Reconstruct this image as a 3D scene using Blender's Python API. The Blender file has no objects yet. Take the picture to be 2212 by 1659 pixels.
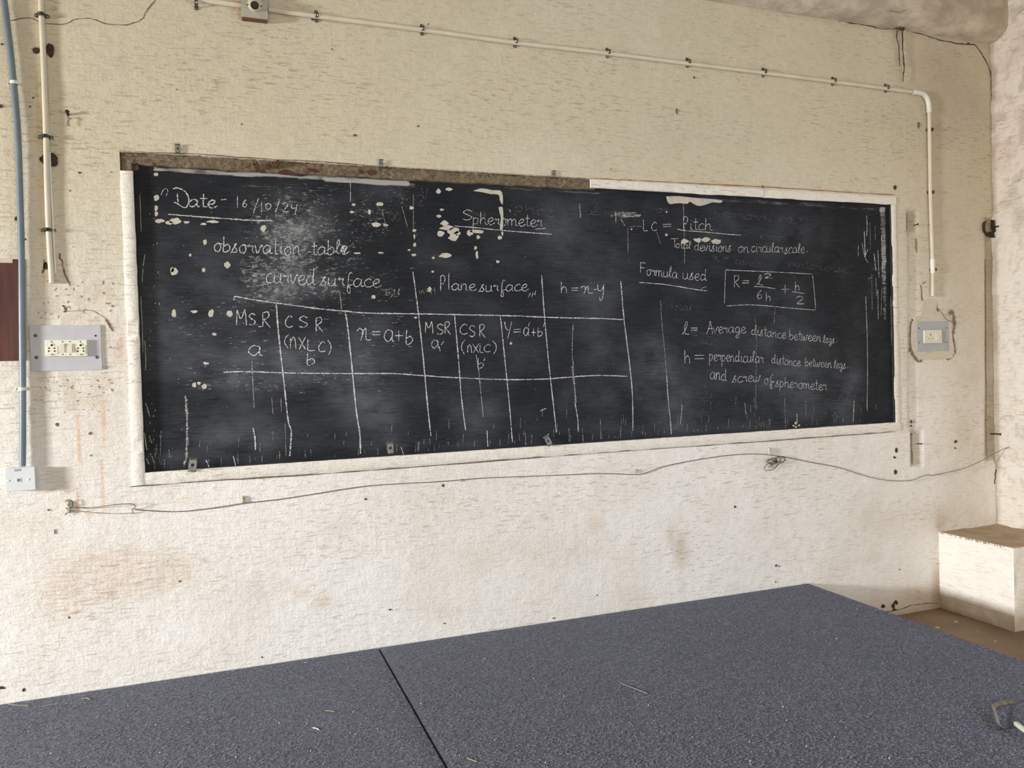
import bpy, math, random
import numpy as np
from mathutils import Vector, Matrix
random.seed(7); np.random.seed(7)
PI = math.pi
SC = bpy.context.scene
COL = SC.collection
IMW, IMH = 2212, 1659

# ------------------------------------------------------------------ camera
FPX = 1709.3
CAM = np.array([0.0, -3.3864, 1.449])
RT = np.array([0.93871238, -0.34348119, -0.02897831])
UP = np.array([0.03506899, 0.01153233, 0.99931835])
FW = np.array([0.34291286, 0.93908875, -0.02287108])
cd = bpy.data.cameras.new('camera'); cam = bpy.data.objects.new('camera', cd); COL.objects.link(cam)
cd.sensor_width = 36.0; cd.lens = 36.0*FPX/IMW; cd.clip_start = .05; cd.clip_end = 60
cam.matrix_world = Matrix(((RT[0], UP[0], -FW[0], CAM[0]), (RT[1], UP[1], -FW[1], CAM[1]), (RT[2], UP[2], -FW[2], CAM[2]), (0, 0, 0, 1)))
SC.camera = cam

# ------------------------------------------------------------------ world, lights, exposure
w = bpy.data.worlds.new('sky'); SC.world = w; w.use_nodes = True
bg = w.node_tree.nodes['Background']; bg.inputs[0].default_value = (.80, .88, 1, 1); bg.inputs[1].default_value = 1.0
def area(name, loc, rot, sx, sy, power, col, spread=180):
    l = bpy.data.lights.new(name, 'AREA'); l.shape = 'RECTANGLE'; l.size = sx; l.size_y = sy
    l.energy = power; l.color = col; l.spread = math.radians(spread)
    o = bpy.data.objects.new(name, l); COL.objects.link(o); o.location = loc; o.rotation_euler = rot
    return o
# daylight through the side window (left wall), close to the board wall
area('window_daylight', (-6.42, -2.2, 1.75), (0, -PI/2+math.radians(17), 0), .55, .85, 330, (.97, .98, 1.0), 96)
# added warm fill lamps, set in two made-up openings behind the viewer
area('rear_fill', (-1.2, -6.4, 1.5), (PI/2, 0, 0), 1.5, 1.3, 52, (1.0, .90, .72))
area('rear_fill', (2.4, -6.4, 1.5), (PI/2, 0, 0), 1.5, 1.3, 52, (1.0, .90, .72))
area('side_daylight', (4.20, -3.9, 1.5), (0, PI/2, 0), 1.2, 1.3, 85, (.42, .64, 1.0))
SC.view_settings.view_transform = 'Standard'; SC.view_settings.look = 'None'
SC.view_settings.gamma = 1; SC.view_settings.use_curve_mapping = False
SC.view_settings.exposure = -0.07
SC.cycles.use_denoising = True
SC.cycles.max_bounces = 8; SC.cycles.diffuse_bounces = 5; SC.cycles.transparent_max_bounces = 12
SC.cycles.caustics_reflective = False; SC.cycles.caustics_refractive = False

# ------------------------------------------------------------------ helpers
def hitp(px, py, ax, val):
    v = FW+RT*(px-IMW/2)/FPX-UP*(py-IMH/2)/FPX
    t = (val-CAM[ax])/v[ax]
    return CAM+v*t
def W_(px, py, off=0.0): return hitp(px, py, 1, -off)           # point of the board wall (off = metres in front of it)
def F_(px, py, z=0.0): return hitp(px, py, 2, z)
def to_px(X, Y, Z):
    dx, dy, dz = X-CAM[0], Y-CAM[1], Z-CAM[2]
    a = dx*RT[0]+dy*RT[1]+dz*RT[2]; b = dx*UP[0]+dy*UP[1]+dz*UP[2]; c = dx*FW[0]+dy*FW[1]+dz*FW[2]
    return IMW/2+FPX*a/c, IMH/2-FPX*b/c

def link(name, me, mat=None, parent=None, smooth=False):
    o = bpy.data.objects.new(name, me); COL.objects.link(o)
    if mat is not None: me.materials.append(mat)
    if parent is not None: o.parent = parent
    if smooth:
        me.polygons.foreach_set('use_smooth', [True]*len(me.polygons))
    return o
def tag(o, label=None, cat=None, group=None, kind=None):
    if label: o['label'] = label
    if cat: o['category'] = cat
    if group: o['group'] = group
    if kind: o['kind'] = kind
    return o
def empty(name, loc, label=None, cat=None, group=None, kind=None):
    o = bpy.data.objects.new(name, None); COL.objects.link(o); o.location = loc; o.empty_display_size = .05
    return tag(o, label, cat, group, kind)

class MB:
    """collects simple shapes into one mesh (world coordinates, origin subtracted at build)"""
    def __init__(s): s.v = []; s.f = []
    def add(s, vs, fs):
        n = len(s.v); s.v += [tuple(map(float, p)) for p in vs]; s.f += [tuple(i+n for i in f) for f in fs]; return s
    def box(s, a, b):
        (x0, y0, z0), (x1, y1, z1) = a, b
        return s.add([(x0, y0, z0), (x1, y0, z0), (x1, y1, z0), (x0, y1, z0), (x0, y0, z1), (x1, y0, z1), (x1, y1, z1), (x0, y1, z1)],
                     [(0, 3, 2, 1), (4, 5, 6, 7), (0, 1, 5, 4), (1, 2, 6, 5), (2, 3, 7, 6), (3, 0, 4, 7)])
    def prism(s, poly, d):
        """poly: 3D points of the front face (counter clockwise seen from the front), d: vector to the back"""
        n = len(poly); p = [np.array(q, float) for q in poly]; d = np.array(d, float)
        return s.add(p+[q+d for q in p], [tuple(range(n)), tuple(range(2*n-1, n-1, -1))]+[(i, i+n, (i+1) % n+n, (i+1) % n) for i in range(n)])
    def cyl(s, a, b, r, r2=None, n=16):
        a = Vector(a); b = Vector(b); r2 = r if r2 is None else r2
        z = (b-a).normalized(); x = z.orthogonal().normalized(); y = z.cross(x)
        vs = [a+(x*math.cos(2*PI*i/n)+y*math.sin(2*PI*i/n))*r for i in range(n)]+[b+(x*math.cos(2*PI*i/n)+y*math.sin(2*PI*i/n))*r2 for i in range(n)]
        return s.add(vs, [tuple(range(n-1, -1, -1)), tuple(range(n, 2*n))]+[(i, (i+1) % n, (i+1) % n+n, i+n) for i in range(n)])
    def lathe(s, c, axis, prof, n=20):
        """prof: list of (distance along axis, radius)"""
        c = Vector(c); z = Vector(axis).normalized(); x = z.orthogonal().normalized(); y = z.cross(x)
        vs = []; fs = []
        for (h, r) in prof:
            vs += [c+z*h+(x*math.cos(2*PI*i/n)+y*math.sin(2*PI*i/n))*max(r, 1e-5) for i in range(n)]
        for k in range(len(prof)-1):
            fs += [(k*n+i, k*n+(i+1) % n, (k+1)*n+(i+1) % n, (k+1)*n+i) for i in range(n)]
        fs += [tuple(range(n-1, -1, -1)), tuple(range((len(prof)-1)*n, len(prof)*n))]
        return s.add(vs, fs)
    def tube(s, pts, r, n=10):
        P = [Vector(p) for p in pts]; m = len(P); R = r if hasattr(r, '__len__') else [r]*m
        vs = []; x = None
        for i in range(m):
            t = (P[min(i+1, m-1)]-P[max(i-1, 0)])
            if t.length < 1e-9: t = Vector((0, 0, 1))
            t.normalize()
            x = t.orthogonal().normalized() if x is None else (x-t*x.dot(t)).normalized()
            y = t.cross(x)
            vs += [P[i]+(x*math.cos(2*PI*k/n)+y*math.sin(2*PI*k/n))*R[i] for k in range(n)]
        fs = [(i*n+k, i*n+(k+1) % n, (i+1)*n+(k+1) % n, (i+1)*n+k) for i in range(m-1) for k in range(n)]
        fs += [tuple(range(n-1, -1, -1)), tuple(range((m-1)*n, m*n))]
        return s.add(vs, fs)
    def build(s, name, mat, parent=None, smooth=False, origin=None):
        o = np.array(parent.location if parent is not None and parent.parent is None else (0, 0, 0), float)
        if parent is not None and parent.parent is not None: o = np.array(parent.parent.location, float)+np.array(parent.location, float)
        if parent is None:
            o = np.array(origin if origin is not None else (0, 0, 0), float)
        me = bpy.data.meshes.new(name); V = np.array(s.v)-o
        me.from_pydata(V.tolist(), [], s.f); me.update()
        ob = link(name, me, mat, parent, smooth)
        if parent is None: ob.location = o
        if smooth:
            try: me.set_sharp_from_angle(angle=math.radians(40))
            except Exception: pass
        return ob
def bevel(o, wdt, seg=2):
    m = o.modifiers.new('bevel', 'BEVEL'); m.width = wdt; m.segments = seg; m.limit_method = 'ANGLE'; m.angle_limit = math.radians(40)
    return o
def smooth_pts(pts, k=6):
    P = [np.array(p, float) for p in pts]
    if len(P) < 3: 
        return [P[0]+(P[-1]-P[0])*t for t in np.linspace(0, 1, k+1)] if len(P) == 2 else P
    out = []
    for i in range(len(P)-1):
        p0 = P[max(i-1, 0)]; p1 = P[i]; p2 = P[i+1]; p3 = P[min(i+2, len(P)-1)]
        for j in range(k):
            t = j/k
            out.append(.5*((2*p1)+(-p0+p2)*t+(2*p0-5*p1+4*p2-p3)*t*t+(-p0+3*p1-3*p2+p3)*t**3))
    out.append(P[-1]); return out

# ---- numpy noise
_T = {}
def vnoise(x, y, seed=0):
    T = _T.get(seed)
    if T is None: T = _T[seed] = np.random.RandomState(seed).rand(512, 512)
    xi = np.floor(x).astype(int); yi = np.floor(y).astype(int); fx = x-xi; fy = y-yi
    fx = fx*fx*(3-2*fx); fy = fy*fy*(3-2*fy)
    g = lambda a, b: T[a % 512, b % 512]
    return (g(xi, yi)*(1-fx)+g(xi+1, yi)*fx)*(1-fy)+(g(xi, yi+1)*(1-fx)+g(xi+1, yi+1)*fx)*fy
def fbm(x, y, seed=0, o=4):
    s = 0; a = .5; t = 0
    for i in range(o):
        s = s+a*vnoise(x*2**i, y*2**i, seed+i); t += a; a *= .5
    return s/t
def sst(e0, e1, x):
    t = np.clip((x-e0)/(e1-e0), 0, 1); return t*t*(3-2*t)

# ------------------------------------------------------------------ materials
def srgb(r, g, b):
    f = lambda c: (c/255/12.92) if c/255 <= .04045 else ((c/255+.055)/1.055)**2.4
    return (f(r), f(g), f(b), 1)
class NT:
    def __init__(s, name):
        s.m = bpy.data.materials.new(name); s.m.use_nodes = True; s.t = s.m.node_tree; s.n = s.t.nodes; s.b = s.n['Principled BSDF']
    def new(s, t, **k):
        n = s.n.new(t)
        for a, b in k.items(): setattr(n, a, b)
        return n
    def lk(s, a, b): s.t.links.new(a, b)
    def coord(s, scale=(1, 1, 1)):
        if not hasattr(s, 'g'): s.g = s.new('ShaderNodeNewGeometry')
        mp = s.new('ShaderNodeMapping'); s.lk(s.g.outputs['Position'], mp.inputs[0]); mp.inputs['Scale'].default_value = scale
        return mp.outputs[0]
    def noise(s, scale=(1, 1, 1), det=4, rough=.55, dist=0, sc=1):
        n = s.new('ShaderNodeTexNoise'); s.lk(s.coord(scale), n.inputs['Vector']); n.inputs['Scale'].default_value = sc
        n.inputs['Detail'].default_value = det; n.inputs['Roughness'].default_value = rough; n.inputs['Distortion'].default_value = dist
        return n.outputs['Fac']
    def ramp(s, fac, a, b, ca=(0, 0, 0, 1), cb=(1, 1, 1, 1)):
        r = s.new('ShaderNodeValToRGB'); s.lk(fac, r.inputs[0]); r.color_ramp.elements[0].position = a; r.color_ramp.elements[1].position = b
        r.color_ramp.elements[0].color = ca; r.color_ramp.elements[1].color = cb; return r.outputs[0]
    def math(s, op, a, b=None, c=None):
        n = s.new('ShaderNodeMath', operation=op)
        for i, v in enumerate((a, b, c)):
            if v is None: continue
            if isinstance(v, (int, float)): n.inputs[i].default_value = v
            else: s.lk(v, n.inputs[i])
        return n.outputs[0]
    def mix(s, fac, a, b, mode='MIX'):
        n = s.new('ShaderNodeMix', data_type='RGBA', blend_type=mode)
        for sock, v in ((n.inputs[0], fac), (n.inputs[6], a), (n.inputs[7], b)):
            if isinstance(v, (int, float, tuple)): sock.default_value = v
            else: s.lk(v, sock)
        return n.outputs[2]
    def attr(s, name):
        n = s.new('ShaderNodeAttribute'); n.attribute_name = name; return n
    def bump(s, h, strength=.3, dist=.01):
        n = s.new('ShaderNodeBump'); n.inputs['Strength'].default_value = strength; n.inputs['Distance'].default_value = dist
        s.lk(h, n.inputs['Height']); s.lk(n.outputs[0], s.b.inputs['Normal']); return n
    def base(s, c):
        if isinstance(c, tuple): s.b.inputs['Base Color'].default_value = c
        else: s.lk(c, s.b.inputs['Base Color'])
    def rough(s, v): s.b.inputs['Roughness'].default_value = v
def simple(name, c, rough=.5, metal=0, var=.08, scale=60, bump=0):
    t = NT(name); n = t.noise((scale,)*3, det=3)
    c2 = tuple(max(0, x*(1-var*2.2)) for x in c[:3])+(1,)
    t.base(t.mix(t.ramp(n, .35, .75), c, c2)); t.rough(rough); t.b.inputs['Metallic'].default_value = metal
    if bump: t.bump(n, bump, .003)
    return t.m

def wall_mat(name, tinted=True, base=(.74, .70, .62, 1), ax='xz', fleck=1.0):
    t = NT(name)
    S = (lambda a, b: (a, a, b))
    big = t.noise(S(1.3, 1.6), det=5, rough=.6)
    streak = t.noise(S(17, 125), det=5, rough=.62, dist=.6)      # brush scratches, lying
    streak2 = t.noise(S(22, 210), det=3, rough=.6, dist=.5)
    vert = t.noise(S(70, 5), det=3, rough=.6)                   # faint upright strokes
    fine = t.noise(S(260, 260), det=3)
    where = t.ramp(t.noise(S(1.6, 3.2), det=3), .43, .60)
    fl = t.ramp(streak, .575, .645); fl2 = t.ramp(streak2, .60, .68)
    c = t.attr('tint').outputs['Color'] if tinted else base
    if tinted:
        pe = t.attr('peach').outputs['Fac']; s3 = t.noise(S(11, 150), det=5, rough=.7, dist=.3); v3 = t.noise(S(34, 4), det=4, rough=.7)
        k = t.math('ADD', t.math('MULTIPLY', s3, .75), t.math('MULTIPLY', v3, .35)); k = t.math('MULTIPLY', t.math('SUBTRACT', t.math('ADD', k, t.math('MULTIPLY', pe, .26)), .745), 9); k.node.use_clamp = True
        c = t.mix(t.math('MULTIPLY', t.math('MULTIPLY', k, t.ramp(pe, .02, .3)), .62), c, (.66, .51, .385, 1))
    c = t.mix(t.math('MULTIPLY', t.ramp(big, .3, .75), .10), c, (.50, .43, .33, 1))
    c = t.mix(t.math('MULTIPLY', t.math('MULTIPLY', fl, where), .80*fleck), c, t.mix(1.0, c, (.68, .60, .51, 1), 'MULTIPLY'))
    c = t.mix(t.math('MULTIPLY', t.math('MULTIPLY', fl2, where), .5*fleck), c, t.mix(1.0, c, (.64, .56, .47, 1), 'MULTIPLY'))
    c = t.mix(t.math('MULTIPLY', t.ramp(vert, .58, .72), .10), c, (.45, .38, .30, 1))
    t.base(c); t.rough(.88)
    h = t.math('ADD', t.math('MULTIPLY', fl, -.7), t.math('MULTIPLY', streak, .8))
    h = t.math('ADD', h, t.math('MULTIPLY', fine, .22)); h = t.math('ADD', h, t.math('MULTIPLY', t.noise(S(28, 34), det=4), 1.1))
    h = t.math('ADD', h, t.math('MULTIPLY', vert, .25)); h = t.math('ADD', h, t.math('MULTIPLY', t.ramp(t.noise(S(75, 95), det=4, rough=.6), .50, .78), .40))
    t.bump(h, .5, .006)
    return t.m
M_WALL = wall_mat('whitewashed_plaster')
M_WALLP = wall_mat('plain_whitewash', False, (.70, .65, .55, 1))
M_BORDER = wall_mat('painted_border', False, (.80, .765, .68, 1))
def ceil_mat():
    t = NT('stained_ceiling_plaster'); a = t.noise((3.5, 6, 6), det=6, rough=.65); b = t.noise((11, 16, 16), det=5, rough=.7); d = t.noise((60, 90, 90), det=4)
    c = t.mix(t.ramp(a, .42, .60), (.62, .55, .44, 1), (.42, .36, .285, 1)); c = t.mix(t.math('MULTIPLY', t.ramp(b, .48, .66), .6), c, (.36, .30, .24, 1))
    c = t.mix(t.math('MULTIPLY', t.ramp(d, .66, .72), .5), c, (.25, .2, .15, 1)); t.base(c); t.rough(.9); t.bump(t.math('ADD', b, t.math('MULTIPLY', d, .4)), .4, .008); return t.m
M_CEIL = ceil_mat()

def board_mat():
    t = NT('blackboard_slate'); S = lambda a, b: (a, a, b)
    haze = t.attr('haze').outputs['Fac']; wear = t.attr('wear').outputs['Fac']; pale = t.attr('pale').outputs['Fac']
    st = t.noise(S(14, 240), det=4, rough=.65, dist=.4)
    cl = t.noise(S(5, 7), det=5, rough=.6)
    fn = t.noise(S(60, 330), det=3, rough=.7, dist=.8)
    c0 = t.mix(t.ramp(st, .35, .72), (.0042, .0058, .0082, 1), (.0110, .0138, .0180, 1))
    hz = t.math('MULTIPLY', haze, t.math('ADD', t.math('MULTIPLY', t.ramp(st, .3, .7), .65), t.math('MULTIPLY', t.ramp(cl, .36, .66), .95)))
    c1 = t.mix(t.math('MULTIPLY', hz, .9), c0, (.088, .098, .113, 1))
    thr = t.math('SUBTRACT', .915, t.math('MULTIPLY', wear, .285))
    fl = t.math('MULTIPLY', t.math('SUBTRACT', t.math('ADD', t.math('MULTIPLY', fn, .72), t.math('MULTIPLY', t.noise(S(40, 60), det=4), .42)), t.math('SUBTRACT', thr, .115)), 24)
    fl.node.use_clamp = True
    c2 = t.mix(t.math('MULTIPLY', fl, .9), c1, (.30, .305, .295, 1))
    gw = t.math('MULTIPLY', t.math('SUBTRACT', wear, .35), 1.2); gw.node.use_clamp = True
    c2 = t.mix(t.math('MULTIPLY', gw, t.math('MULTIPLY', t.ramp(cl, .45, .6), .28)), c2, (.20, .205, .205, 1))
    pn = t.math('MULTIPLY', t.math('SUBTRACT', t.math('ADD', t.math('MULTIPLY', pale, .75), t.math('MULTIPLY', t.noise(S(10, 200), det=4, rough=.75), 1.15)), .98), 4)
    pn.node.use_clamp = True
    c3 = t.mix(pn, c2, (.36, .355, .33, 1))
    sp = t.ramp(t.noise(S(130, 130), det=2), .735, .76)
    c3 = t.mix(t.math('MULTIPLY', sp, .55), c3, (.33, .33, .31, 1))
    t.base(c3); t.rough(.68)
    t.b.inputs['Specular IOR Level'].default_value = .22
    t.bump(t.math('ADD', st, t.math('MULTIPLY', cl, .8)), .12, .003)
    return t.m
M_BOARD = board_mat()

def chalk_mat(name, cov, col):
    t = NT(name); S = lambda a, b: (a, a, b)
    n = t.noise(S(90, 400), det=2, rough=.65); n2 = t.noise(S(330, 330), det=1)
    k = t.math('ADD', t.math('MULTIPLY', n, .6), t.math('MULTIPLY', n2, .4))
    # thinner towards the edges of a stroke
    e = t.attr('edge').outputs['Fac']
    k = t.math('ADD', k, t.math('MULTIPLY', e, .16))
    k = t.math('MULTIPLY', t.math('SUBTRACT', k, 1-cov), 9); k.node.use_clamp = True
    t.base(col); t.rough(.95)
    t.lk(t.math('MULTIPLY', k, .93), t.b.inputs['Alpha'])
    return t.m
M_CHALK = chalk_mat('chalk', .50, (.60, .61, .60, 1))
M_DUST = chalk_mat('chalk_worn', .455, (.40, .40, .38, 1))
M_FAINT = chalk_mat('chalk_ghost', .43, (.17, .17, .165, 1))

def carpet_mat():
    t = NT('grey_felt_carpet')
    a = t.noise((55, 80, 60), det=4, rough=.7, dist=.8); b = t.noise((95, 170, 140), det=3, rough=.6, dist=1.2)
    c = t.noise((2.2, 2.2, 2.2), det=4); f = t.noise((36, 80, 60), det=3, dist=1.5)
    col = t.mix(t.ramp(a, .44, .58), (.015, .0145, .020, 1), (.070, .067, .086, 1))
    col = t.mix(t.math('MULTIPLY', t.ramp(b, .53, .60), .6), col, (.21, .205, .245, 1))
    col = t.mix(t.math('MULTIPLY', t.ramp(f, .54, .62), .4), col, (.19, .185, .225, 1))
    col = t.mix(t.math('MULTIPLY', t.ramp(c, .35, .7), .25), col, (.06, .055, .065, 1))
    t.base(col); t.rough(.95)
    t.b.inputs['Sheen Weight'].default_value = .15; t.b.inputs['Sheen Tint'].default_value = (.62, .75, 1, 1); t.b.inputs['Sheen Roughness'].default_value = .45
    t.bump(t.math('ADD', a, b), .7, .004)
    return t.m
M_CARPET = carpet_mat()
def rough_mat(name, c0, c1, c2, sc=60, bump=1.0):
    t = NT(name); a = t.noise((sc, sc, sc), det=6, rough=.7); b = t.noise((sc*.22,)*3, det=4); c = t.noise((sc*4,)*3, det=2)
    col = t.mix(t.ramp(a, .35, .68), c0, c1); col = t.mix(t.ramp(b, .45, .7), col, c2)
    t.base(col); t.rough(.95); t.bump(t.math('ADD', a, t.math('MULTIPLY', c, .35)), bump, .008); return t.m
M_MORTAR = rough_mat('bare_mortar', (.10, .070, .038, 1), (.30, .235, .15, 1), (.20, .15, .09, 1), 55)
M_CHIP = rough_mat('broken_plaster', (.12, .085, .05, 1), (.26, .20, .13, 1), (.17, .125, .08, 1), 90)
M_HOLE = rough_mat('brick_in_hole', (.035, .022, .014, 1), (.12, .07, .045, 1), (.06, .04, .025, 1), 90)
M_MUD = rough_mat('wasp_mud', (.09, .055, .025, 1), (.24, .15, .07, 1), (.15, .09, .04, 1), 120, .6)
M_RED = rough_mat('old_red_paint', (.055, .018, .012, 1), (.11, .032, .020, 1), (.09, .05, .03, 1), 60, .5)
M_CRACK = simple('crack_shadowed_mortar', (.055, .038, .022, 1), 1, var=.3)
M_CHIP2 = rough_mat('trench_plaster', (.20, .155, .10, 1), (.36, .30, .21, 1), (.27, .22, .15, 1), 90)
M_PATCH = wall_mat('patched_plaster', False, (.62, .56, .46, 1), fleck=.5)
M_DRIP = simple('cream_paint_drip', (.42, .38, .26, 1), .8, var=.2)
M_PIT = simple('small_pit', (.13, .095, .06, 1), 1, var=.3)
M_CRACKP = simple('shallow_crack_mortar', (.22, .165, .10, 1), 1, var=.3)
M_RUST = rough_mat('rust_bleed', (.25, .10, .035, 1), (.42, .21, .09, 1), (.33, .20, .11, 1), 60, .2)
M_BARE = simple('exposed_undercoat', (.56, .52, .44, 1), .9, var=.12, scale=40)
M_PVC = simple('cream_pvc', (.66, .60, .46, 1), .42, var=.06, scale=12)
M_PVCW = simple('white_pvc', (.78, .75, .66, 1), .38, var=.05, scale=12)
M_PVCB = simple('blue_grey_pvc', (.155, .20, .225, 1), .40, var=.10, scale=14)
M_STEEL = simple('galvanised_steel', (.20, .20, .165, 1), .30, .9, var=.25, scale=120)
M_DULL = simple('dull_steel', (.27, .265, .235, 1), .5, .35, var=.3, scale=120)
M_SCREW = simple('dark_screw_head', (.16, .155, .14, 1), .45, .8, var=.3, scale=300)
M_BLACK = simple('dark_opening', (.006, .006, .005, 1), .8, var=.1)
M_PLATE = simple('grey_laminate', (.50, .50, .53, 1), .45, var=.05, scale=20)
M_PLATE2 = simple('darker_grey_laminate', (.40, .41, .43, 1), .45, var=.05, scale=20)
M_IVORY = simple('ivory_plastic', (.72, .70, .56, 1), .32, var=.04, scale=20)
M_WHITE = simple('white_plastic', (.66, .70, .70, 1), .35, var=.03, scale=20)
M_WOOD = simple('brown_stained_wood', (.20, .075, .035, 1), .6, var=.2, scale=50)
M_COVER = simple('grey_cover_plate', (.42, .41, .33, 1), .5, var=.1, scale=30)
M_RIM = simple('cream_bakelite', (.62, .55, .40, 1), .3, var=.06, scale=30)
M_MAROON = None
def maroon():
    t = NT('maroon_gloss_paint'); n = t.noise((60, 60, 5), det=4); g = t.noise((30, 30, 40), det=5, rough=.7)
    c = t.mix(t.ramp(n, .35, .7), (.050, .010, .008, 1), (.095, .020, .015, 1)); c = t.mix(t.ramp(g, .68, .74), c, (.18, .12, .10, 1))
    t.base(c); t.rough(.38); t.bump(n, .2, .003); return t.m
M_MAROON = maroon()
M_CORD = simple('brown_jute_string', (.115, .075, .035, 1), .95, var=.3, scale=200)
M_WIRE = simple('dusty_grey_wire', (.19, .165, .135, 1), .7, var=.3, scale=90)
M_WIREP = simple('painted_over_wire', (.50, .44, .36, 1), .8, var=.25, scale=30)
M_NAIL = simple('rusty_nail', (.05, .032, .02, 1), .8, .3, var=.3, scale=200)
M_STRAW = simple('dry_straw', (.45, .38, .25, 1), .8, var=.2, scale=80)
M_LINT = simple('white_lint', (.75, .72, .68, 1), .9, var=.05)
M_ORANGE = simple('orange_plastic_scrap', (.45, .12, .05, 1), .6, var=.1)
M_KNOB = simple('cloudy_plastic', (.50, .50, .43, 1), .35, var=.05)

def floor_mat():
    t = NT('dusty_cement_floor'); a = t.noise((5, 5, 5), det=5); b = t.noise((60, 60, 60), det=4)
    c = t.mix(t.ramp(a, .3, .72), (.16, .105, .055, 1), (.25, .17, .095, 1)); c = t.mix(t.math('MULTIPLY', t.ramp(b, .62, .72), .4), c, (.40, .31, .2, 1))
    t.base(c); t.rough(.6); t.bump(b, .2, .003); return t.m
M_FLOOR = floor_mat()
def ledge_mat():
    t = NT('worn_cement_top'); a = t.noise((9, 9, 9), det=5); b = t.noise((80, 80, 80), det=4)
    c = t.mix(t.ramp(a, .3, .72), (.30, .225, .14, 1), (.47, .37, .25, 1)); c = t.mix(t.math('MULTIPLY', t.ramp(b, .6, .72), .5), c, (.2, .14, .08, 1))
    t.base(c); t.rough(.85); t.bump(b, .3, .004); return t.m
M_LEDGE = ledge_mat()

# ------------------------------------------------------------------ painted dirt and dimmed upper part of the board wall (photo pixel frame is only used to place the stains)
def blob(px, py, cx, cy, rx, ry, p=2.0):
    d = (np.abs(px-cx)/rx)**p+(np.abs(py-cy)/ry)**p
    return np.exp(-d*1.2)
def rect(px, py, x0, y0, x1, y1, s=3):
    return sst(x0-s, x0+s, px)*(1-sst(x1-s, x1+s, px))*sst(y0-s, y0+s, py)*(1-sst(y1-s, y1+s, py))
def mixc(C, k, col):
    return C*(1-k[..., None])+np.array(col)*k[..., None]
def wall_tint(X, Z, PX, PY):
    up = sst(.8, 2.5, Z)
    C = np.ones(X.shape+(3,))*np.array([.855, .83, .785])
    C = mixc(C, up*1.0, (.60, .545, .40))  # creamier upper paint, with the dimmer warm light up there put into the colour
    n1 = fbm(X*2.2, Z*2.2, 3); n2 = fbm(X*9, Z*9, 9); n3 = fbm(X*4, Z*45, 15); n4 = fbm(X*30, Z*30, 31)
    C = mixc(C, sst(.42, .72, n1)*.30, (.70, .63, .52))
    C = mixc(C, sst(.5, .75, n2)*.12, (.60, .52, .42))
    # peach scuffs low on the left
    m = np.clip(blob(PX, PY, 190, 1240, 190, 110)+blob(PX, PY, 340, 1235, 120, 55)+.5*blob(PX, PY, 120, 1330, 110, 60)+.45*blob(PX, PY, 60, 1130, 90, 25)+.6*blob(PX, PY, 590, 1230, 50, 110, 3), 0, 1)
    peach = m*(.5+.7*n1); C = mixc(C, m*.10, (.68, .55, .43))
    for (cx, cy, rx, ry, k, c) in [(655, 1282, 20, 16, .6, (.72, .58, .43)), (697, 1298, 22, 16, .6, (.72, .58, .43)), (1285, 1130, 17, 19, .5, (.74, .60, .48)),
            (1292, 1190, 22, 14, .45, (.74, .60, .48)), (1194, 1216, 6, 8, .5, (.68, .55, .45)), (1470, 1190, 18, 45, .65, (.60, .50, .37)), (1450, 1150, 10, 25, .5, (.60, .50, .37)),
            (1475, 1265, 7, 16, .35, (.60, .50, .4)), (1130, 1190, 90, 30, .25, (.66, .57, .45)), (1240, 1190, 60, 40, .22, (.66, .57, .45)), (965, 1320, 40, 14, .35, (.68, .55, .42)),
            (650, 1175, 22, 20, .35, (.66, .60, .48)), (1020, 1200, 45, 35, .25, (.72, .60, .48)), (915, 1078, 60, 6, .35, (.74, .62, .48)), (1200, 1045, 110, 7, .38, (.74, .60, .46)),
            (830, 181, 14, 13, .35, (.60, .55, .46)), (930, 158, 16, 8, .35, (.58, .53, .42)), (812, 245, 20, 16, .25, (.58, .53, .42)), (1130, 345, 30, 8, .3, (.66, .63, .56)), (1235, 345, 22, 8, .3, (.66, .63, .56)),
            (1250, 1010, 300, 12, .18, (.72, .6, .46)), (395, 1083, 30, 8, .4, (.74, .60, .42)), (255, 140, 60, 25, .22, (.55, .48, .38)), (640, 190, 90, 25, .2, (.58, .52, .42)),
            (1500, 290, 220, 45, .28, (.56, .50, .40)), (245, 525, 45, 25, .4, (.62, .55, .43)), (265, 460, 30, 12, .3, (.62, .55, .43)),
            (2040, 180, 90, 170, .40, (.40, .34, .26)), (2020, 150, 60, 110, .5, (.46, .40, .31)), (2080, 230, 70, 90, .5, (.46, .40, .32)), (1925, 255, 45, 30, .45, (.52, .47, .37)), (1975, 160, 80, 40, .3, (.50, .44, .34)),
            (2060, 480, 70, 160, .42, (.52, .45, .36)), (2090, 850, 60, 220, .35, (.52, .45, .35)), (2100, 700, 60, 160, .42, (.54, .47, .38)), (2090, 960, 60, 110, .33, (.58, .50, .40)), (2075, 1130, 90, 50, .30, (.58, .50, .40)),
            (1890, 1120, 90, 60, .25, (.60, .54, .44)), (1860, 1190, 120, 60, .2, (.62, .55, .45)), (20, 1130, 60, 20, .3, (.68, .58, .44)), (1560, 1150, 220, 90, .10, (.66, .6, .52)),
            (880, 1180, 60, 110, .16, (.66, .6, .5)), (2000, 1290, 60, 20, .45, (.58, .44, .30)), (30, 60, 40, 70, .35, (.52, .45, .36)), (60, 200, 20, 90, .3, (.52, .45, .36))]:
        C = mixc(C, np.clip(blob(PX, PY, cx, cy, rx, ry)*k*(.55+.9*n2), 0, 1), c)
    # white patch drips
    C = mixc(C, .7*blob(PX, PY, 331, 1232, 11, 28, 3), (.84, .81, .77)); C = mixc(C, .4*blob(PX, PY, 325, 1180, 16, 30, 3), (.84, .81, .77))
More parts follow.
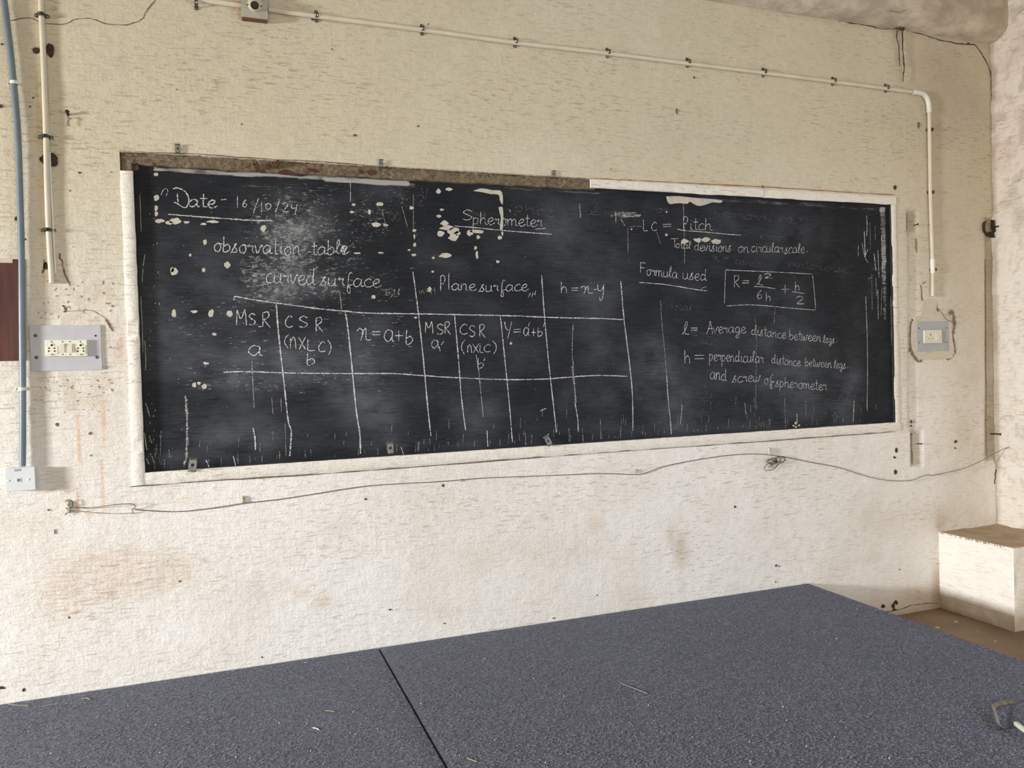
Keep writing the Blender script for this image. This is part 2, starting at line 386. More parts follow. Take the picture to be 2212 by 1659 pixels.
    # rust runs left
    for (x0, y0, y1, wd, k) in [(170, 890, 1106, 4.0, .75), (160, 880, 985, 3, .5), (222, 870, 1108, 4.2, .5), (206, 900, 960, 4, .3), (231, 1130, 1155, 3, .5), (195, 1100, 1120, 14, .35), (224, 860, 915, 8, .35)]:
        C = mixc(C, np.clip(k*rect(PX, PY, x0-wd/2+3*(n2-.5), y0, x0+wd/2+3*(n2-.5), y1, 1.8)*(.6+.7*n1), 0, 1), (.70, .43, .22))
    # peeling around the left switch plate
    m = np.clip(rect(PX, PY, 60, 600, 260, 880, 18), 0, 1)*sst(.50, .66, fbm(X*22, Z*14, 51))
    C = mixc(C, m*.45, (.58, .48, .36))
    m = np.clip(blob(PX, PY, 258, 740, 10, 55, 3)*sst(.35, .6, n2), 0, 1); C = mixc(C, m*.75, (.60, .46, .35))
    # grooves left by removed battens
    g = np.clip(rect(PX, PY, 1960, 455, 1982, 500, 2)*.85+rect(PX, PY, 1961, 500, 1981, 930, 2)*.35+rect(PX, PY, 1969, 930, 1993, 1008, 2)*.55+rect(PX, PY, 1968, 930, 1973, 1008, 1)*.4, 0, 1)
    C = mixc(C, g*(.6+.6*n2), (.40, .35, .26))
    g = np.clip(rect(PX, PY, 2128, 470, 2152, 700, 2)*.75+rect(PX, PY, 2131, 700, 2155, 900, 2)*.6+rect(PX, PY, 2131, 900, 2156, 995, 2)*.85, 0, 1)
    C = mixc(C, g*(.6+.6*n2), (.42, .35, .25))
    g = rect(PX, PY, 1940, 450, 1960, 935, 2)*.25; C = mixc(C, g, (.58, .55, .46))
    # corner and floor grime
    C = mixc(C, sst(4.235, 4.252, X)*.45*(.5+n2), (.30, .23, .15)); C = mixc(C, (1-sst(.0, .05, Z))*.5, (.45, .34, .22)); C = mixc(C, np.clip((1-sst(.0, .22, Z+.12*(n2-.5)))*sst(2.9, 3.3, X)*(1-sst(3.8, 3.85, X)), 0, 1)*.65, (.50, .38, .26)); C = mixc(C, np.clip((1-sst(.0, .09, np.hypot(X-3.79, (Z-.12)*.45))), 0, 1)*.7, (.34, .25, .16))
    C = mixc(C, blob(PX, PY, 2034, 1130, 14, 25)*.5, (.45, .36, .26))
    # joints with the beam
    C = mixc(C, rect(PX, PY, 1620, -40, 2150, 200, 1)*sst(3.20, 3.235, Z)*.35, (.42, .36, .28))
    C *= (.965+.07*n4)[..., None]
    return np.clip(C, 0.02, .9), np.clip(peach, 0, 1)

# board outline (world)
XL, XR, ZB, ZT = -.2975, 3.492, 1.0745, 2.2765
XOL = float(W_(261, 400)[0]); ZOT = float((W_(262, 325)[2]+W_(1250, 384)[2])/2); ZOB = float((W_(280, 1051.6)[2]+W_(1936, 930.6)[2])/2)
XM = float(W_(1283, 395)[0])
BY = .018     # board surface recess

def grid_mesh(name, xs, zs, yfun, holes, mat, tintfun=None):
    X, Z = np.meshgrid(xs, zs, indexing='ij'); nx, nz = len(xs), len(zs)
    PX, PY = to_px(X, 0*X, Z)
    Y = yfun(X, Z, PX, PY)
    V = np.stack([X, Y, Z], -1).reshape(-1, 3)
    I = np.arange(nx*nz).reshape(nx, nz)
    F = np.stack([I[:-1, :-1], I[1:, :-1], I[1:, 1:], I[:-1, 1:]], -1)
    xc = (xs[:-1]+xs[1:])/2; zc = (zs[:-1]+zs[1:])/2; XC, ZC = np.meshgrid(xc, zc, indexing='ij')
    keep = np.ones(XC.shape, bool)
    for (a, b, c, d) in holes: keep &= ~((XC > a) & (XC < b) & (ZC > c) & (ZC < d))
    F = F[keep]
    me = bpy.data.meshes.new(name)
    me.vertices.add(len(V)); me.vertices.foreach_set('co', V.ravel())
    me.loops.add(F.size); me.loops.foreach_set('vertex_index', F.ravel().astype(np.int32))
    me.polygons.add(len(F)); me.polygons.foreach_set('loop_start', (np.arange(len(F))*4).astype(np.int32)); me.polygons.foreach_set('loop_total', np.full(len(F), 4, np.int32))
    me.update(calc_edges=True); me.validate()
    if tintfun is not None:
        for nm, kind, arr in tintfun(X, Z, PX, PY):
            a = me.attributes.new(nm, kind, 'POINT')
            if kind == 'FLOAT_COLOR':
                buf = np.ones((len(V), 4), np.float32); buf[:, :3] = arr.reshape(-1, 3); a.data.foreach_set('color', buf.ravel())
            else: a.data.foreach_set('value', arr.reshape(-1).astype(np.float32))
    return link(name, me, mat, None, True)
def lines(bp, step):
    out = [bp[0]]
    for a, b in zip(bp[:-1], bp[1:]):
        n = max(1, int(round((b-a)/step))); out += list(np.linspace(a, b, n+1)[1:])
    return np.array(out)

# ------------------------------------------------------------------ setting
XW = 4.255; XWL = -6.5; YB = -6.5; HC = 3.6
def wall_y(X, Z, PX, PY):
    n = fbm(X*3, Z*3, 77, 3)-.5; n2 = fbm(X*16, Z*22, 83, 3)-.5
    y = -(n*.005+n2*.0022)
    edge = np.minimum(np.minimum(np.abs(X-XL), np.abs(X-XR)), np.minimum(np.abs(Z-ZB), np.abs(Z-ZT)))
    y *= sst(0, .03, edge)
    y += .010*rect(PX, PY, 1960, 455, 1982, 505, 2)+.004*rect(PX, PY, 1961, 505, 1981, 925, 2)+.012*rect(PX, PY, 1969, 928, 1993, 1008, 2)
    y += .010*rect(PX, PY, 2129, 470, 2200, 1000, 2)
    y += .020*blob(PX, PY, 108, 108, 7, 11, 4)+.02*blob(PX, PY, 114, 347, 9, 12, 4)+.02*blob(PX, PY, 78, 108, 5, 5, 4)
    y *= sst(-1.4, -1.1, X)
    return y
xs = np.concatenate([[XWL, -4, -3, -2.2, -1.6], lines([-1.3, XOL, XL, XM, XR, XW], .0105)])
zs = np.concatenate([lines([0, ZOB, ZB, ZT, ZOT, 3.32], .0105), [HC]])
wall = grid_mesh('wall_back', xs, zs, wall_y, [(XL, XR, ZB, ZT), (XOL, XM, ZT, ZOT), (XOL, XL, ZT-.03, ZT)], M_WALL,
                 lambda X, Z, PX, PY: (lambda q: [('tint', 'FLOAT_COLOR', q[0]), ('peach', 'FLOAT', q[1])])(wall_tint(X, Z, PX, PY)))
tag(wall, 'worn whitewashed back wall carrying the blackboard and conduits', kind='structure')

MB().box((XWL, .034, 0), (XW+.2, .16, HC)).build('masonry_core', M_MORTAR, wall)
# right wall (tinted grid in y,z)
def right_wall():
    ys = np.concatenate([np.linspace(.02, -.7, 61), [-1.5, -3.2]]); zz = np.concatenate([np.linspace(0, 3.5, 292), [HC]])
    Y, Z = np.meshgrid(ys, zz, indexing='ij'); n = fbm(Y*14, Z*14, 5); n2 = fbm(Y*5+9, Z*5, 8); n3 = fbm(Y*40, Z*30, 21)
    X = XW+(n-.5)*.012+(n3-.5)*.004
    X = X+.01*(1-sst(.0, .05, np.abs(Y+.02)))*0
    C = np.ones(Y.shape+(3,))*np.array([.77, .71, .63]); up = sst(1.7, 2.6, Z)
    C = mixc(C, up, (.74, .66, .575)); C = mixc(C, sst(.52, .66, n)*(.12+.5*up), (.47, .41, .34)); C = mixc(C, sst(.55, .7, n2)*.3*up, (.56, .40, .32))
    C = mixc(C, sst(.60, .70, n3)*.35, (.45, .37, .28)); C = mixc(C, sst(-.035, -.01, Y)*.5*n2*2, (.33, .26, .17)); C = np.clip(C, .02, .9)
    nx, nz = len(ys), len(zz); I = np.arange(nx*nz).reshape(nx, nz)
    F = np.stack([I[:-1, :-1], I[1:, :-1], I[1:, 1:], I[:-1, 1:]], -1).reshape(-1, 4)
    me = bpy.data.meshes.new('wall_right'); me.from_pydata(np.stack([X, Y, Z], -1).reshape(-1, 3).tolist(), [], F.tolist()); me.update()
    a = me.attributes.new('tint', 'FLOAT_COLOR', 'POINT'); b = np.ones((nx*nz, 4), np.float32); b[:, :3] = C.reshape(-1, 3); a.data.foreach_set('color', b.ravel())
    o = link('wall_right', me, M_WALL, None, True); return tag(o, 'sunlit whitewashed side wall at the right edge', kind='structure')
rw_ = right_wall()
m = MB(); m.box((XW, YB, 0), (XW+.15, -4.6, HC)); m.box((XW, -4.6, 0), (XW+.15, -3.2, .85)); m.box((XW, -4.6, 2.15), (XW+.15, -3.2, HC)); m.box((XW+.02, -3.2, 0), (XW+.15, .16, HC))
m.build('masonry_core', M_WALLP, rw_)
T = .15
m = MB()
for (a, b, c, d) in [(YB, -3.0, 0, HC), (-1.4, 0, 0, HC), (-3.0, -1.4, 0, .8), (-3.0, -1.4, 2.3, HC)]: m.box((XWL-T, a, c), (XWL, b, d))
tag(m.build('wall_left', M_WALLP), 'whitewashed side wall with the window that lights the board', kind='structure')
m = MB()
prev = XWL-T
for (a, b) in [(-2.0, -.4), (1.6, 3.2)]:
    m.box((prev, YB-T, 0), (a, YB, HC)); m.box((a, YB-T, 0), (b, YB, .8)); m.box((a, YB-T, 2.2), (b, YB, HC)); prev = b
m.box((prev, YB-T, 0), (XW+T, YB, HC))
tag(m.build('wall_rear', M_WALLP), 'whitewashed wall with two added openings for the fill lamps behind the viewer', kind='structure')
m = MB().box((XWL-T, YB-T, -.1), (XW+T, .15, 0)); tag(m.build('floor', M_FLOOR), 'brown dusty cement floor', kind='structure')
m = MB().box((XWL-T, YB-T, HC), (XW+T, .15, HC+.1)); tag(m.build('ceiling', M_CEIL), 'plastered ceiling slab', kind='structure')
# plastered beam along the top of the board wall: rounded lower arris
bm_ = MB(); prof = [(.0, 3.236), (-.045, 3.243), (-.080, 3.258), (-.101, 3.276), (-.112, 3.300), (-.115, 3.34), (-.115, HC), (.0, HC)]
nx = 120; vs = []; fs = []
for i in range(nx+1):
    x = 2.0+(XW-2.0)*i/nx if i > 0 else XWL
    for j, (y, z) in enumerate(prof):
        k = 0 if j in (0, 6, 7) else 1
        vs.append((x, y+k*.012*(float(fbm(np.array(i*.11), np.array(j*.5), 70))-.5), z+(k*.016*(float(fbm(np.array(i*.13+9), np.array(j*.5), 71))-.5) if j < 6 else 0)))
n = len(prof)
for i in range(nx): fs += [(i*n+j, i*n+(j+1) % n, (i+1)*n+(j+1) % n, (i+1)*n+j) for j in range(n)]
fs += [tuple(range(n-1, -1, -1)), tuple(range(nx*n, nx*n+n))]
bm_.add(vs, fs); tag(bm_.build('trim_1', M_CEIL, smooth=True), 'stained plaster beam with a rounded edge above the wall crack', kind='structure')

# masonry ledge block in the corner
x0 = 3.795; zt = .435; yb = -.455
def block():
    root = empty('masonry_ledge', (x0, 0, 0), 'low whitewashed masonry ledge with bare cement top in the right corner', 'ledge')
    nu, nv = 40, 36; vs = []; fs = []
    # left face, front face as bumpy grids
    def gridface(P0, U, V, N, nu, nv, seed):
        a = len(vs); rs = np.random.RandomState(seed)
        for i in range(nu+1):
            for j in range(nv+1):
                u, v = i/nu, j/nv; e = 1 if 0 < i < nu and 0 < j < nv else .0
                d = (float(fbm(np.array(u*6.0), np.array(v*6.0), seed))-.5)*.012*e
                p = np.array(P0)+np.array(U)*u+np.array(V)*v+np.array(N)*d; vs.append(p)
        for i in range(nu):
            for j in range(nv):
                q = a+i*(nv+1)+j; fs.append((q, q+nv+1, q+nv+2, q+1))
    gridface((x0, 0, 0), (0, yb, 0), (0, 0, zt), (-1, 0, 0), 30, 28, 4)
    gridface((x0, yb, 0), (XW-x0, 0, 0), (0, 0, zt), (0, -1, 0), 30, 28, 6)
    m = MB().add(vs, fs); o = m.build('whitewashed_body', M_BODY, root, True)
    m = MB(); k = 24; vs2 = []; fs2 = []
    for i in range(k+1):
        for j in range(k+1):
            u, v = i/k, j/k; e = -.004 if (i == 0 or j == k) else (float(fbm(np.array(u*5.), np.array(v*5.), 12))-.5)*.01
            vs2.append((x0+(XW-x0)*u+(.004*math.sin(j*2.3) if i == 0 else 0), yb*v+(.004*math.sin(i*2.1) if j == k else 0), zt+e))
    for i in range(k):
        for j in range(k): q = i*(k+1)+j; fs2.append((q, q+1, q+k+2, q+k+1))
    m.add(vs2, fs2); t = m.build('cement_top', M_LEDGE, root, True); t['label'] = 'bare brown cement top'
    # chipped arris lumps
    m = MB()
    for i in range(46):
        y = yb*random.random(); r = random.uniform(.003, .008)
        m.lathe((x0+.002, y, zt-.004), (-.5, 0, .6), [(-r, 0), (-r*.3, r), (r*.4, r*.7), (r*.7, 0)], 6)
    o = m.build('chipped_edge', M_LEDGE, root); o['kind'] = 'stuff'
M_BODY = wall_mat('ledge_whitewash', False, (.88, .835, .76, 1), fleck=.3)
def dirt_foot(m):
    nt = m.node_tree; b = nt.nodes['Principled BSDF']; src = b.inputs['Base Color'].links[0].from_socket
    g = nt.nodes.new('ShaderNodeNewGeometry'); sp = nt.nodes.new('ShaderNodeSeparateXYZ'); nt.links.new(g.outputs['Position'], sp.inputs[0])
    n = nt.nodes.new('ShaderNodeTexNoise'); n.inputs['Scale'].default_value = 16; n.inputs['Detail'].default_value = 5; nt.links.new(g.outputs['Position'], n.inputs['Vector'])
    a = nt.nodes.new('ShaderNodeMath'); a.operation = 'MULTIPLY_ADD'; nt.links.new(n.outputs['Fac'], a.inputs[0]); a.inputs[1].default_value = -.22; nt.links.new(sp.outputs['Z'], a.inputs[2])
    r_ = nt.nodes.new('ShaderNodeMapRange'); nt.links.new(a.outputs[0], r_.inputs[0]); r_.inputs[1].default_value = .01; r_.inputs[2].default_value = -.12; r_.inputs[3].default_value = 0; r_.inputs[4].default_value = .5
    mx = nt.nodes.new('ShaderNodeMix'); mx.data_type = 'RGBA'; nt.links.new(r_.outputs[0], mx.inputs[0]); nt.links.new(src, mx.inputs[6]); mx.inputs[7].default_value = (.40, .27, .16, 1); nt.links.new(mx.outputs[2], b.inputs['Base Color'])
dirt_foot(M_BODY)
block()

# ------------------------------------------------------------------ blackboard
bb = empty('blackboard', (XL, BY, ZB), 'long wall blackboard covered in chalk physics notes and a ruled table', 'blackboard')
HZ = [(330, 640, 60, 130, .35), (430, 560, 120, 60, .2), (450, 650, 150, 70, .5), (430, 760, 150, 110, .65), (560, 800, 170, 60, .7), (660, 780, 110, 60, .65), (800, 780, 50, 90, .8), (760, 850, 90, 60, .6), (820, 900, 60, 60, .55),
      (430, 930, 90, 50, .5), (560, 900, 120, 70, .45), (800, 720, 60, 40, .4), (640, 460, 120, 70, .4), (830, 420, 60, 26, .5), (590, 560, 80, 90, .55), (700, 560, 70, 80, .4), (950, 700, 120, 60, .35), (1000, 880, 60, 70, .4), (1060, 900, 40, 60, .35),
      (1260, 520, 90, 110, .38), (1290, 640, 70, 80, .38), (1190, 480, 60, 60, .3), (1320, 750, 80, 90, .3), (1440, 820, 70, 90, .6), (1480, 880, 60, 60, .5), (1400, 780, 40, 60, .35), (1310, 880, 50, 60, .35),
      (1560, 500, 60, 40, .35), (1700, 500, 110, 60, .3), (1600, 700, 160, 50, .3), (1720, 740, 90, 70, .45), (1640, 830, 120, 60, .45), (1760, 840, 70, 50, .5), (1830, 850, 30, 60, .6), (1850, 800, 30, 60, .35), (1730, 900, 60, 25, .4),
      (1520, 600, 40, 40, .25), (1680, 640, 60, 40, .25), (1130, 760, 70, 60, .25), (1100, 560, 80, 40, .22), (960, 560, 60, 30, .25), (1230, 880, 30, 50, .4), (350, 990, 120, 18, .5), (800, 960, 300, 14, .35), (1500, 925, 400, 14, .3), (600, 940, 200, 40, .2)]
WR = [(575, 450, 60, 40, .60), (640, 440, 80, 50, .66), (650, 490, 120, 50, .72), (560, 590, 60, 50, .70), (620, 560, 75, 75, .66), (760, 440, 80, 60, .52), (420, 560, 90, 60, .34), (700, 560, 60, 60, .6), (590, 630, 80, 40, .70), (700, 620, 80, 40, .62), (800, 480, 70, 60, .72), (860, 420, 40, 30, .62), (760, 560, 60, 50, .5),
      (830, 600, 70, 40, .45), (380, 640, 60, 40, .45), (430, 700, 70, 40, .5), (500, 680, 60, 40, .4), (430, 780, 60, 60, .35), (560, 830, 90, 22, .55), (690, 815, 60, 22, .55), (420, 835, 45, 12, .6), (660, 760, 40, 30, .45), (900, 500, 12, 60, .4),
      (1890, 600, 16, 60, .5), (1870, 500, 16, 50, .4), (1540, 470, 40, 26, .35), (1345, 462, 40, 8, .7), (840, 630, 40, 14, .6), (1290, 430, 12, 60, .4), (960, 560, 120, 30, .22), (820, 470, 30, 60, .4)]
def board_attrs(X, Z, PX, PY):
    n = fbm(X*6, Z*6, 61); n2 = fbm(X*18, Z*40, 62)
    hz = 0.04+.10*sst(.3, .7, n)
    for (cx, cy, rx, ry, k) in HZ: hz = hz+k*.80*blob(PX, PY, cx, cy, rx, ry)*(.35+1.1*n)
    wr = 0.10+0*X
    for (cx, cy, rx, ry, k) in WR: wr = np.maximum(wr, k*np.clip(blob(PX, PY, cx, cy, rx, ry, 4)*(.55+.85*n), 0, 1.1))
    # fresh dark paint ends at an upright edge left of the worn field
    wr = np.where((PX < 518) & (PY > 380) & (PY < 640), wr*.35, wr)
    top = 352+(PX-317)*.0555
    pl = .95*rect(PX, PY-top, 330, 4, 885, 16+8*(n-.5), 3)*(.55+.6*n2)+.55*rect(PX, PY-top, 700, 8, 900, 20, 4)
    pl = pl+.62*rect(PX, PY-top, 1090, 6, 1300, 12, 3)+.55*rect(PX, PY-top, 1560, 4, 1790, 14, 4)+.5*rect(PX, PY-top, 1820, 6, 1915, 16, 4)+.42*rect(PX, PY-top, 520, 22, 740, 42, 5)
    pl = pl+(.45+.5*n)*rect(PX, PY, 1906+(PY-450)*.03+5*(n2-.5), 445, 1919+(PY-450)*.008+5*(n2-.5), 690, 2)
    pl = pl+.30*rect(PX, PY, 1880, 560, 1900, 640, 4)+.45*rect(PX, PY, 316, 940, 326, 1000, 3)
    pl = pl+.45*blob(PX, PY, 625, 478, 25, 14, 3)+.35*blob(PX, PY, 566, 490, 10, 14, 3)
    return [('haze', 'FLOAT', np.clip(hz, 0, 1)), ('wear', 'FLOAT', np.clip(wr, 0, 1)), ('pale', 'FLOAT', np.clip(pl, 0, 1))]
bs = grid_mesh('writing_surface', lines([XL-.01, XR+.01], .006), lines([ZB-.01, ZT+.01], .006), lambda X, Z, PX, PY: BY+(fbm(X*2, Z*2, 90, 2)-.5)*.0006, [], M_BOARD, board_attrs)
bs.data.transform(Matrix.Translation(-Vector(bb.location))); bs.parent = bb
# reveals of the recess (black paint lapped on to them)
M_REV = simple('black_painted_reveal', (.030, .030, .024, 1), .8, var=.3, scale=40)
M_SILL = simple('chalky_dust_sill', (.40, .31, .22, 1), .95, var=.25, scale=60)
MB().box((XOL-.002, .012, ZT-.04), (XL+.002, .034, ZOT+.01)).build('mortar_bed', M_MORTAR, bb); MB().box((XL-.004, BY+.004, ZT-.006), (XM+.01, .034, ZOT+.01)).build('mortar_bed', M_MORTAR, bb)
MB().box((XL-.006, .001, ZB), (XL, BY+.004, ZT)).build('side_reveal', M_REV, bb)
MB().box((XR, .001, ZB), (XR+.006, BY+.004, ZT)).build('side_reveal', M_REV, bb)
MB().box((XL, .001, ZB-.006), (XR, BY+.004, ZB)).build('bottom_reveal', M_SILL, bb)
MB().box((XM, .003, ZT-.001), (XR, BY+.004, ZT+.006)).build('top_reveal', M_REV, bb)

def strip(name, a, b, c, d, proud, mat, parent, horizontal=True, wob=.0025, seed=1, notch=None, back=.004):
    """wobbly flat strip a..b in x, c..d in z standing proud of the wall"""
    n = max(6, int(((b-a) if horizontal else (d-c))/.02)); vs = []; fs = []
    rs = np.random.RandomState(seed)
    for i in range(n+1):
        t = i/n; j1, j2, j3 = [(float(vnoise(np.array(i*f_+.3), np.array(q_*7.+seed), 33))-.5)*2*wob for q_, f_ in ((0, .35), (1, .5), (2, .22))]
        if horizontal:
            x = a+(b-a)*t; z0, z1 = c+j1, d+j2*.6
            ring = [(x, back, z0), (x, -proud*.6, z0), (x, -proud+j3*.3, z0+.004), (x, -proud+j3*.3, z1-.004), (x, -proud*.6, z1), (x, back, z1)]
        else:
            z = c+(d-c)*t; x0_, x1_ = a+j1, b+j2*.6
            ring = [(x0_, back, z), (x0_, -proud*.6, z), (x0_+.004, -proud+j3*.3, z), (x1_-.004, -proud+j3*.3, z), (x1_, -proud*.6, z), (x1_, back, z)]
        vs += ring
    for i in range(n):
        for k in range(6):
            q = (i*6+k, i*6+(k+1) % 6, (i+1)*6+(k+1) % 6, (i+1)*6+k)
            fs.append(q if not horizontal else q[::-1])
    fs += [(0, 1, 2, 3, 4, 5), tuple(n*6+k for k in range(5, -1, -1))]
    return MB().add(vs, fs).build(name, mat, parent, True)
strip('border_strip', XOL, XL, ZOB+.002, ZT-.035, .008, M_BORDER, bb, False, seed=3)
strip('border_strip', XL-.001, XR+.028, ZOB, ZB, .007, M_BORDER, bb, True, seed=4)
XJ = float(W_(1648, 402)[0])
strip('border_strip', XM-.02, XJ, ZT, ZOT-.002, .007, M_BORDER, bb, True, seed=5)
strip('border_strip', XJ+.003, XR+.028, ZT, ZOT-.002, .006, M_BORDER, bb, True, seed=6)
strip('border_strip', XR, XR+.028, ZB, ZT, .004, M_BORDER, bb, False, seed=7)
# bare mortar where the top border has fallen away
def mortar():
    n = 330; k = 14; vs = []; fs = []
    for i in range(n+1):
        x = XOL+.004+(XM-XOL+.004)*i/n
        px = 262+(1283-262)*i/n
        lo = ZT-.004-.007*float(vnoise(np.array(i*.13), np.array(1.), 5))
        if x < XL: lo = ZT-.03
        hi = ZOT+.002-.010*float(fbm(np.array(i*.11), np.array(3.), 6))
        for j in range(k+1):
            v = j/k; z = lo+(hi-lo)*v
            y = .010-.012*(float(fbm(np.array(i*.45), np.array(j*.6), 8))-.3)
            if j in (0,): y = BY+.002 if x > XL else .01
            if j == k: y = .012
            vs.append((x, y, z))
    for i in range(n):
        for j in range(k): q = i*(k+1)+j; fs.append((q, q+k+1, q+k+2, q+1))
    o = MB().add(vs, fs).build('bare_mortar', M_MORTAR, bb, True); o['label'] = 'strip of rough brown mortar where the top border broke away'
    # ragged plaster lip above it
    pts = []
    m = MB()
    for i in range(0, 330, 1):
        pass
    vs = []; fs = []; n = 260
    for i in range(n+1):
        x = XOL+(XM-XOL)*i/n; w_ = .003+.007*float(fbm(np.array(i*.35), np.array(9.), 11)); z1 = ZOT+.002
        vs += [(x, .002, z1), (x, -.0025, z1-.001), (x, -.001, z1-w_), (x, .008, z1-w_-.002)]
    for i in range(n):
        for j in range(3): fs.append((i*4+j, i*4+j+1, (i+1)*4+j+1, (i+1)*4+j))
    o = MB().add(vs, fs).build('plaster_lip', M_CHIPW, bb, True)
M_CHIPW = simple('ragged_plaster_edge', (.55, .47, .34, 1), .9, var=.3, scale=60)
mortar()
def poly_flat(name, pts_px, mat, parent, y, th=.0012, jit=0, sub=3):
    P = smooth_pts(list(pts_px)+[pts_px[0]], sub)[:-1]
    Q = [hitp(p[0]+random.uniform(-jit, jit), p[1]+random.uniform(-jit, jit), 1, y) for p in P]
    a = sum(Q[i][0]*Q[(i+1) % len(Q)][2]-Q[(i+1) % len(Q)][0]*Q[i][2] for i in range(len(Q)))
    if a < 0: Q = Q[::-1]
    return MB().prism(Q, (0, th, 0)).build(name, mat, parent)
def blob_px(cx, cy, rx, ry, n=11, jit=.25):
    return [(cx+rx*(1+random.uniform(-jit, jit))*math.cos(2*PI*i/n), cy+ry*(1+random.uniform(-jit, jit))*math.sin(2*PI*i/n)) for i in range(n)]
for pts in [[(600, 373), (615, 366), (632, 372), (645, 380), (630, 378), (612, 376)], [(660, 364), (680, 364), (690, 372), (672, 371)], [(793, 370), (806, 365), (811, 374), (803, 379), (795, 376)], [(287, 360), (297, 357), (300, 366), (289, 369)], [(775, 368), (780, 366), (784, 374), (778, 374)]]:
    poly_flat('red_paint_patch', pts, M_RED, bb, .0035 if pts[0][0] > 300 else .004, .008)

# ---- chalk
def ribbon(name, polys, width, mat, parent, y=None, taper=True):
    """polys in photo pixels -> thin chalk ribbons lying on the slate"""
    y = BY-.0012 if y is None else y
    V = []; F = []; E = []
    for item in polys:
        pl, wd = item if isinstance(item, tuple) and not isinstance(item[0], (int, float)) and isinstance(item[1], (int, float)) else (item, width)
        P = smooth_pts(pl, 5)
        Q = [hitp(p[0], p[1], 1, y) for p in P]
        n = len(Q); base = len(V)
        for i in range(n):
            t = Q[min(i+1, n-1)]-Q[max(i-1, 0)]; t = t/(np.linalg.norm(t)+1e-9); nn = np.array([-t[2], 0, t[0]])
            ww = wd*.00165*(1+.22*math.sin(i*1.9+base)+random.uniform(-.12, .12))*(.75 if i in (0, n-1) else 1)*.5
            V += [Q[i]+nn*ww, Q[i]+np.array([0, -.0003, 0]), Q[i]-nn*ww]; E += [0, 1, 0]
        for i in range(n-1):
            a = base+i*3; F += [(a, a+1, a+4, a+3), (a+1, a+2, a+5, a+4)]
    o = MB().add(V, F).build(name, mat, parent)
    at = o.data.attributes.new('edge', 'FLOAT', 'POINT'); at.data.foreach_set('value', np.array(E, np.float32))
    return o
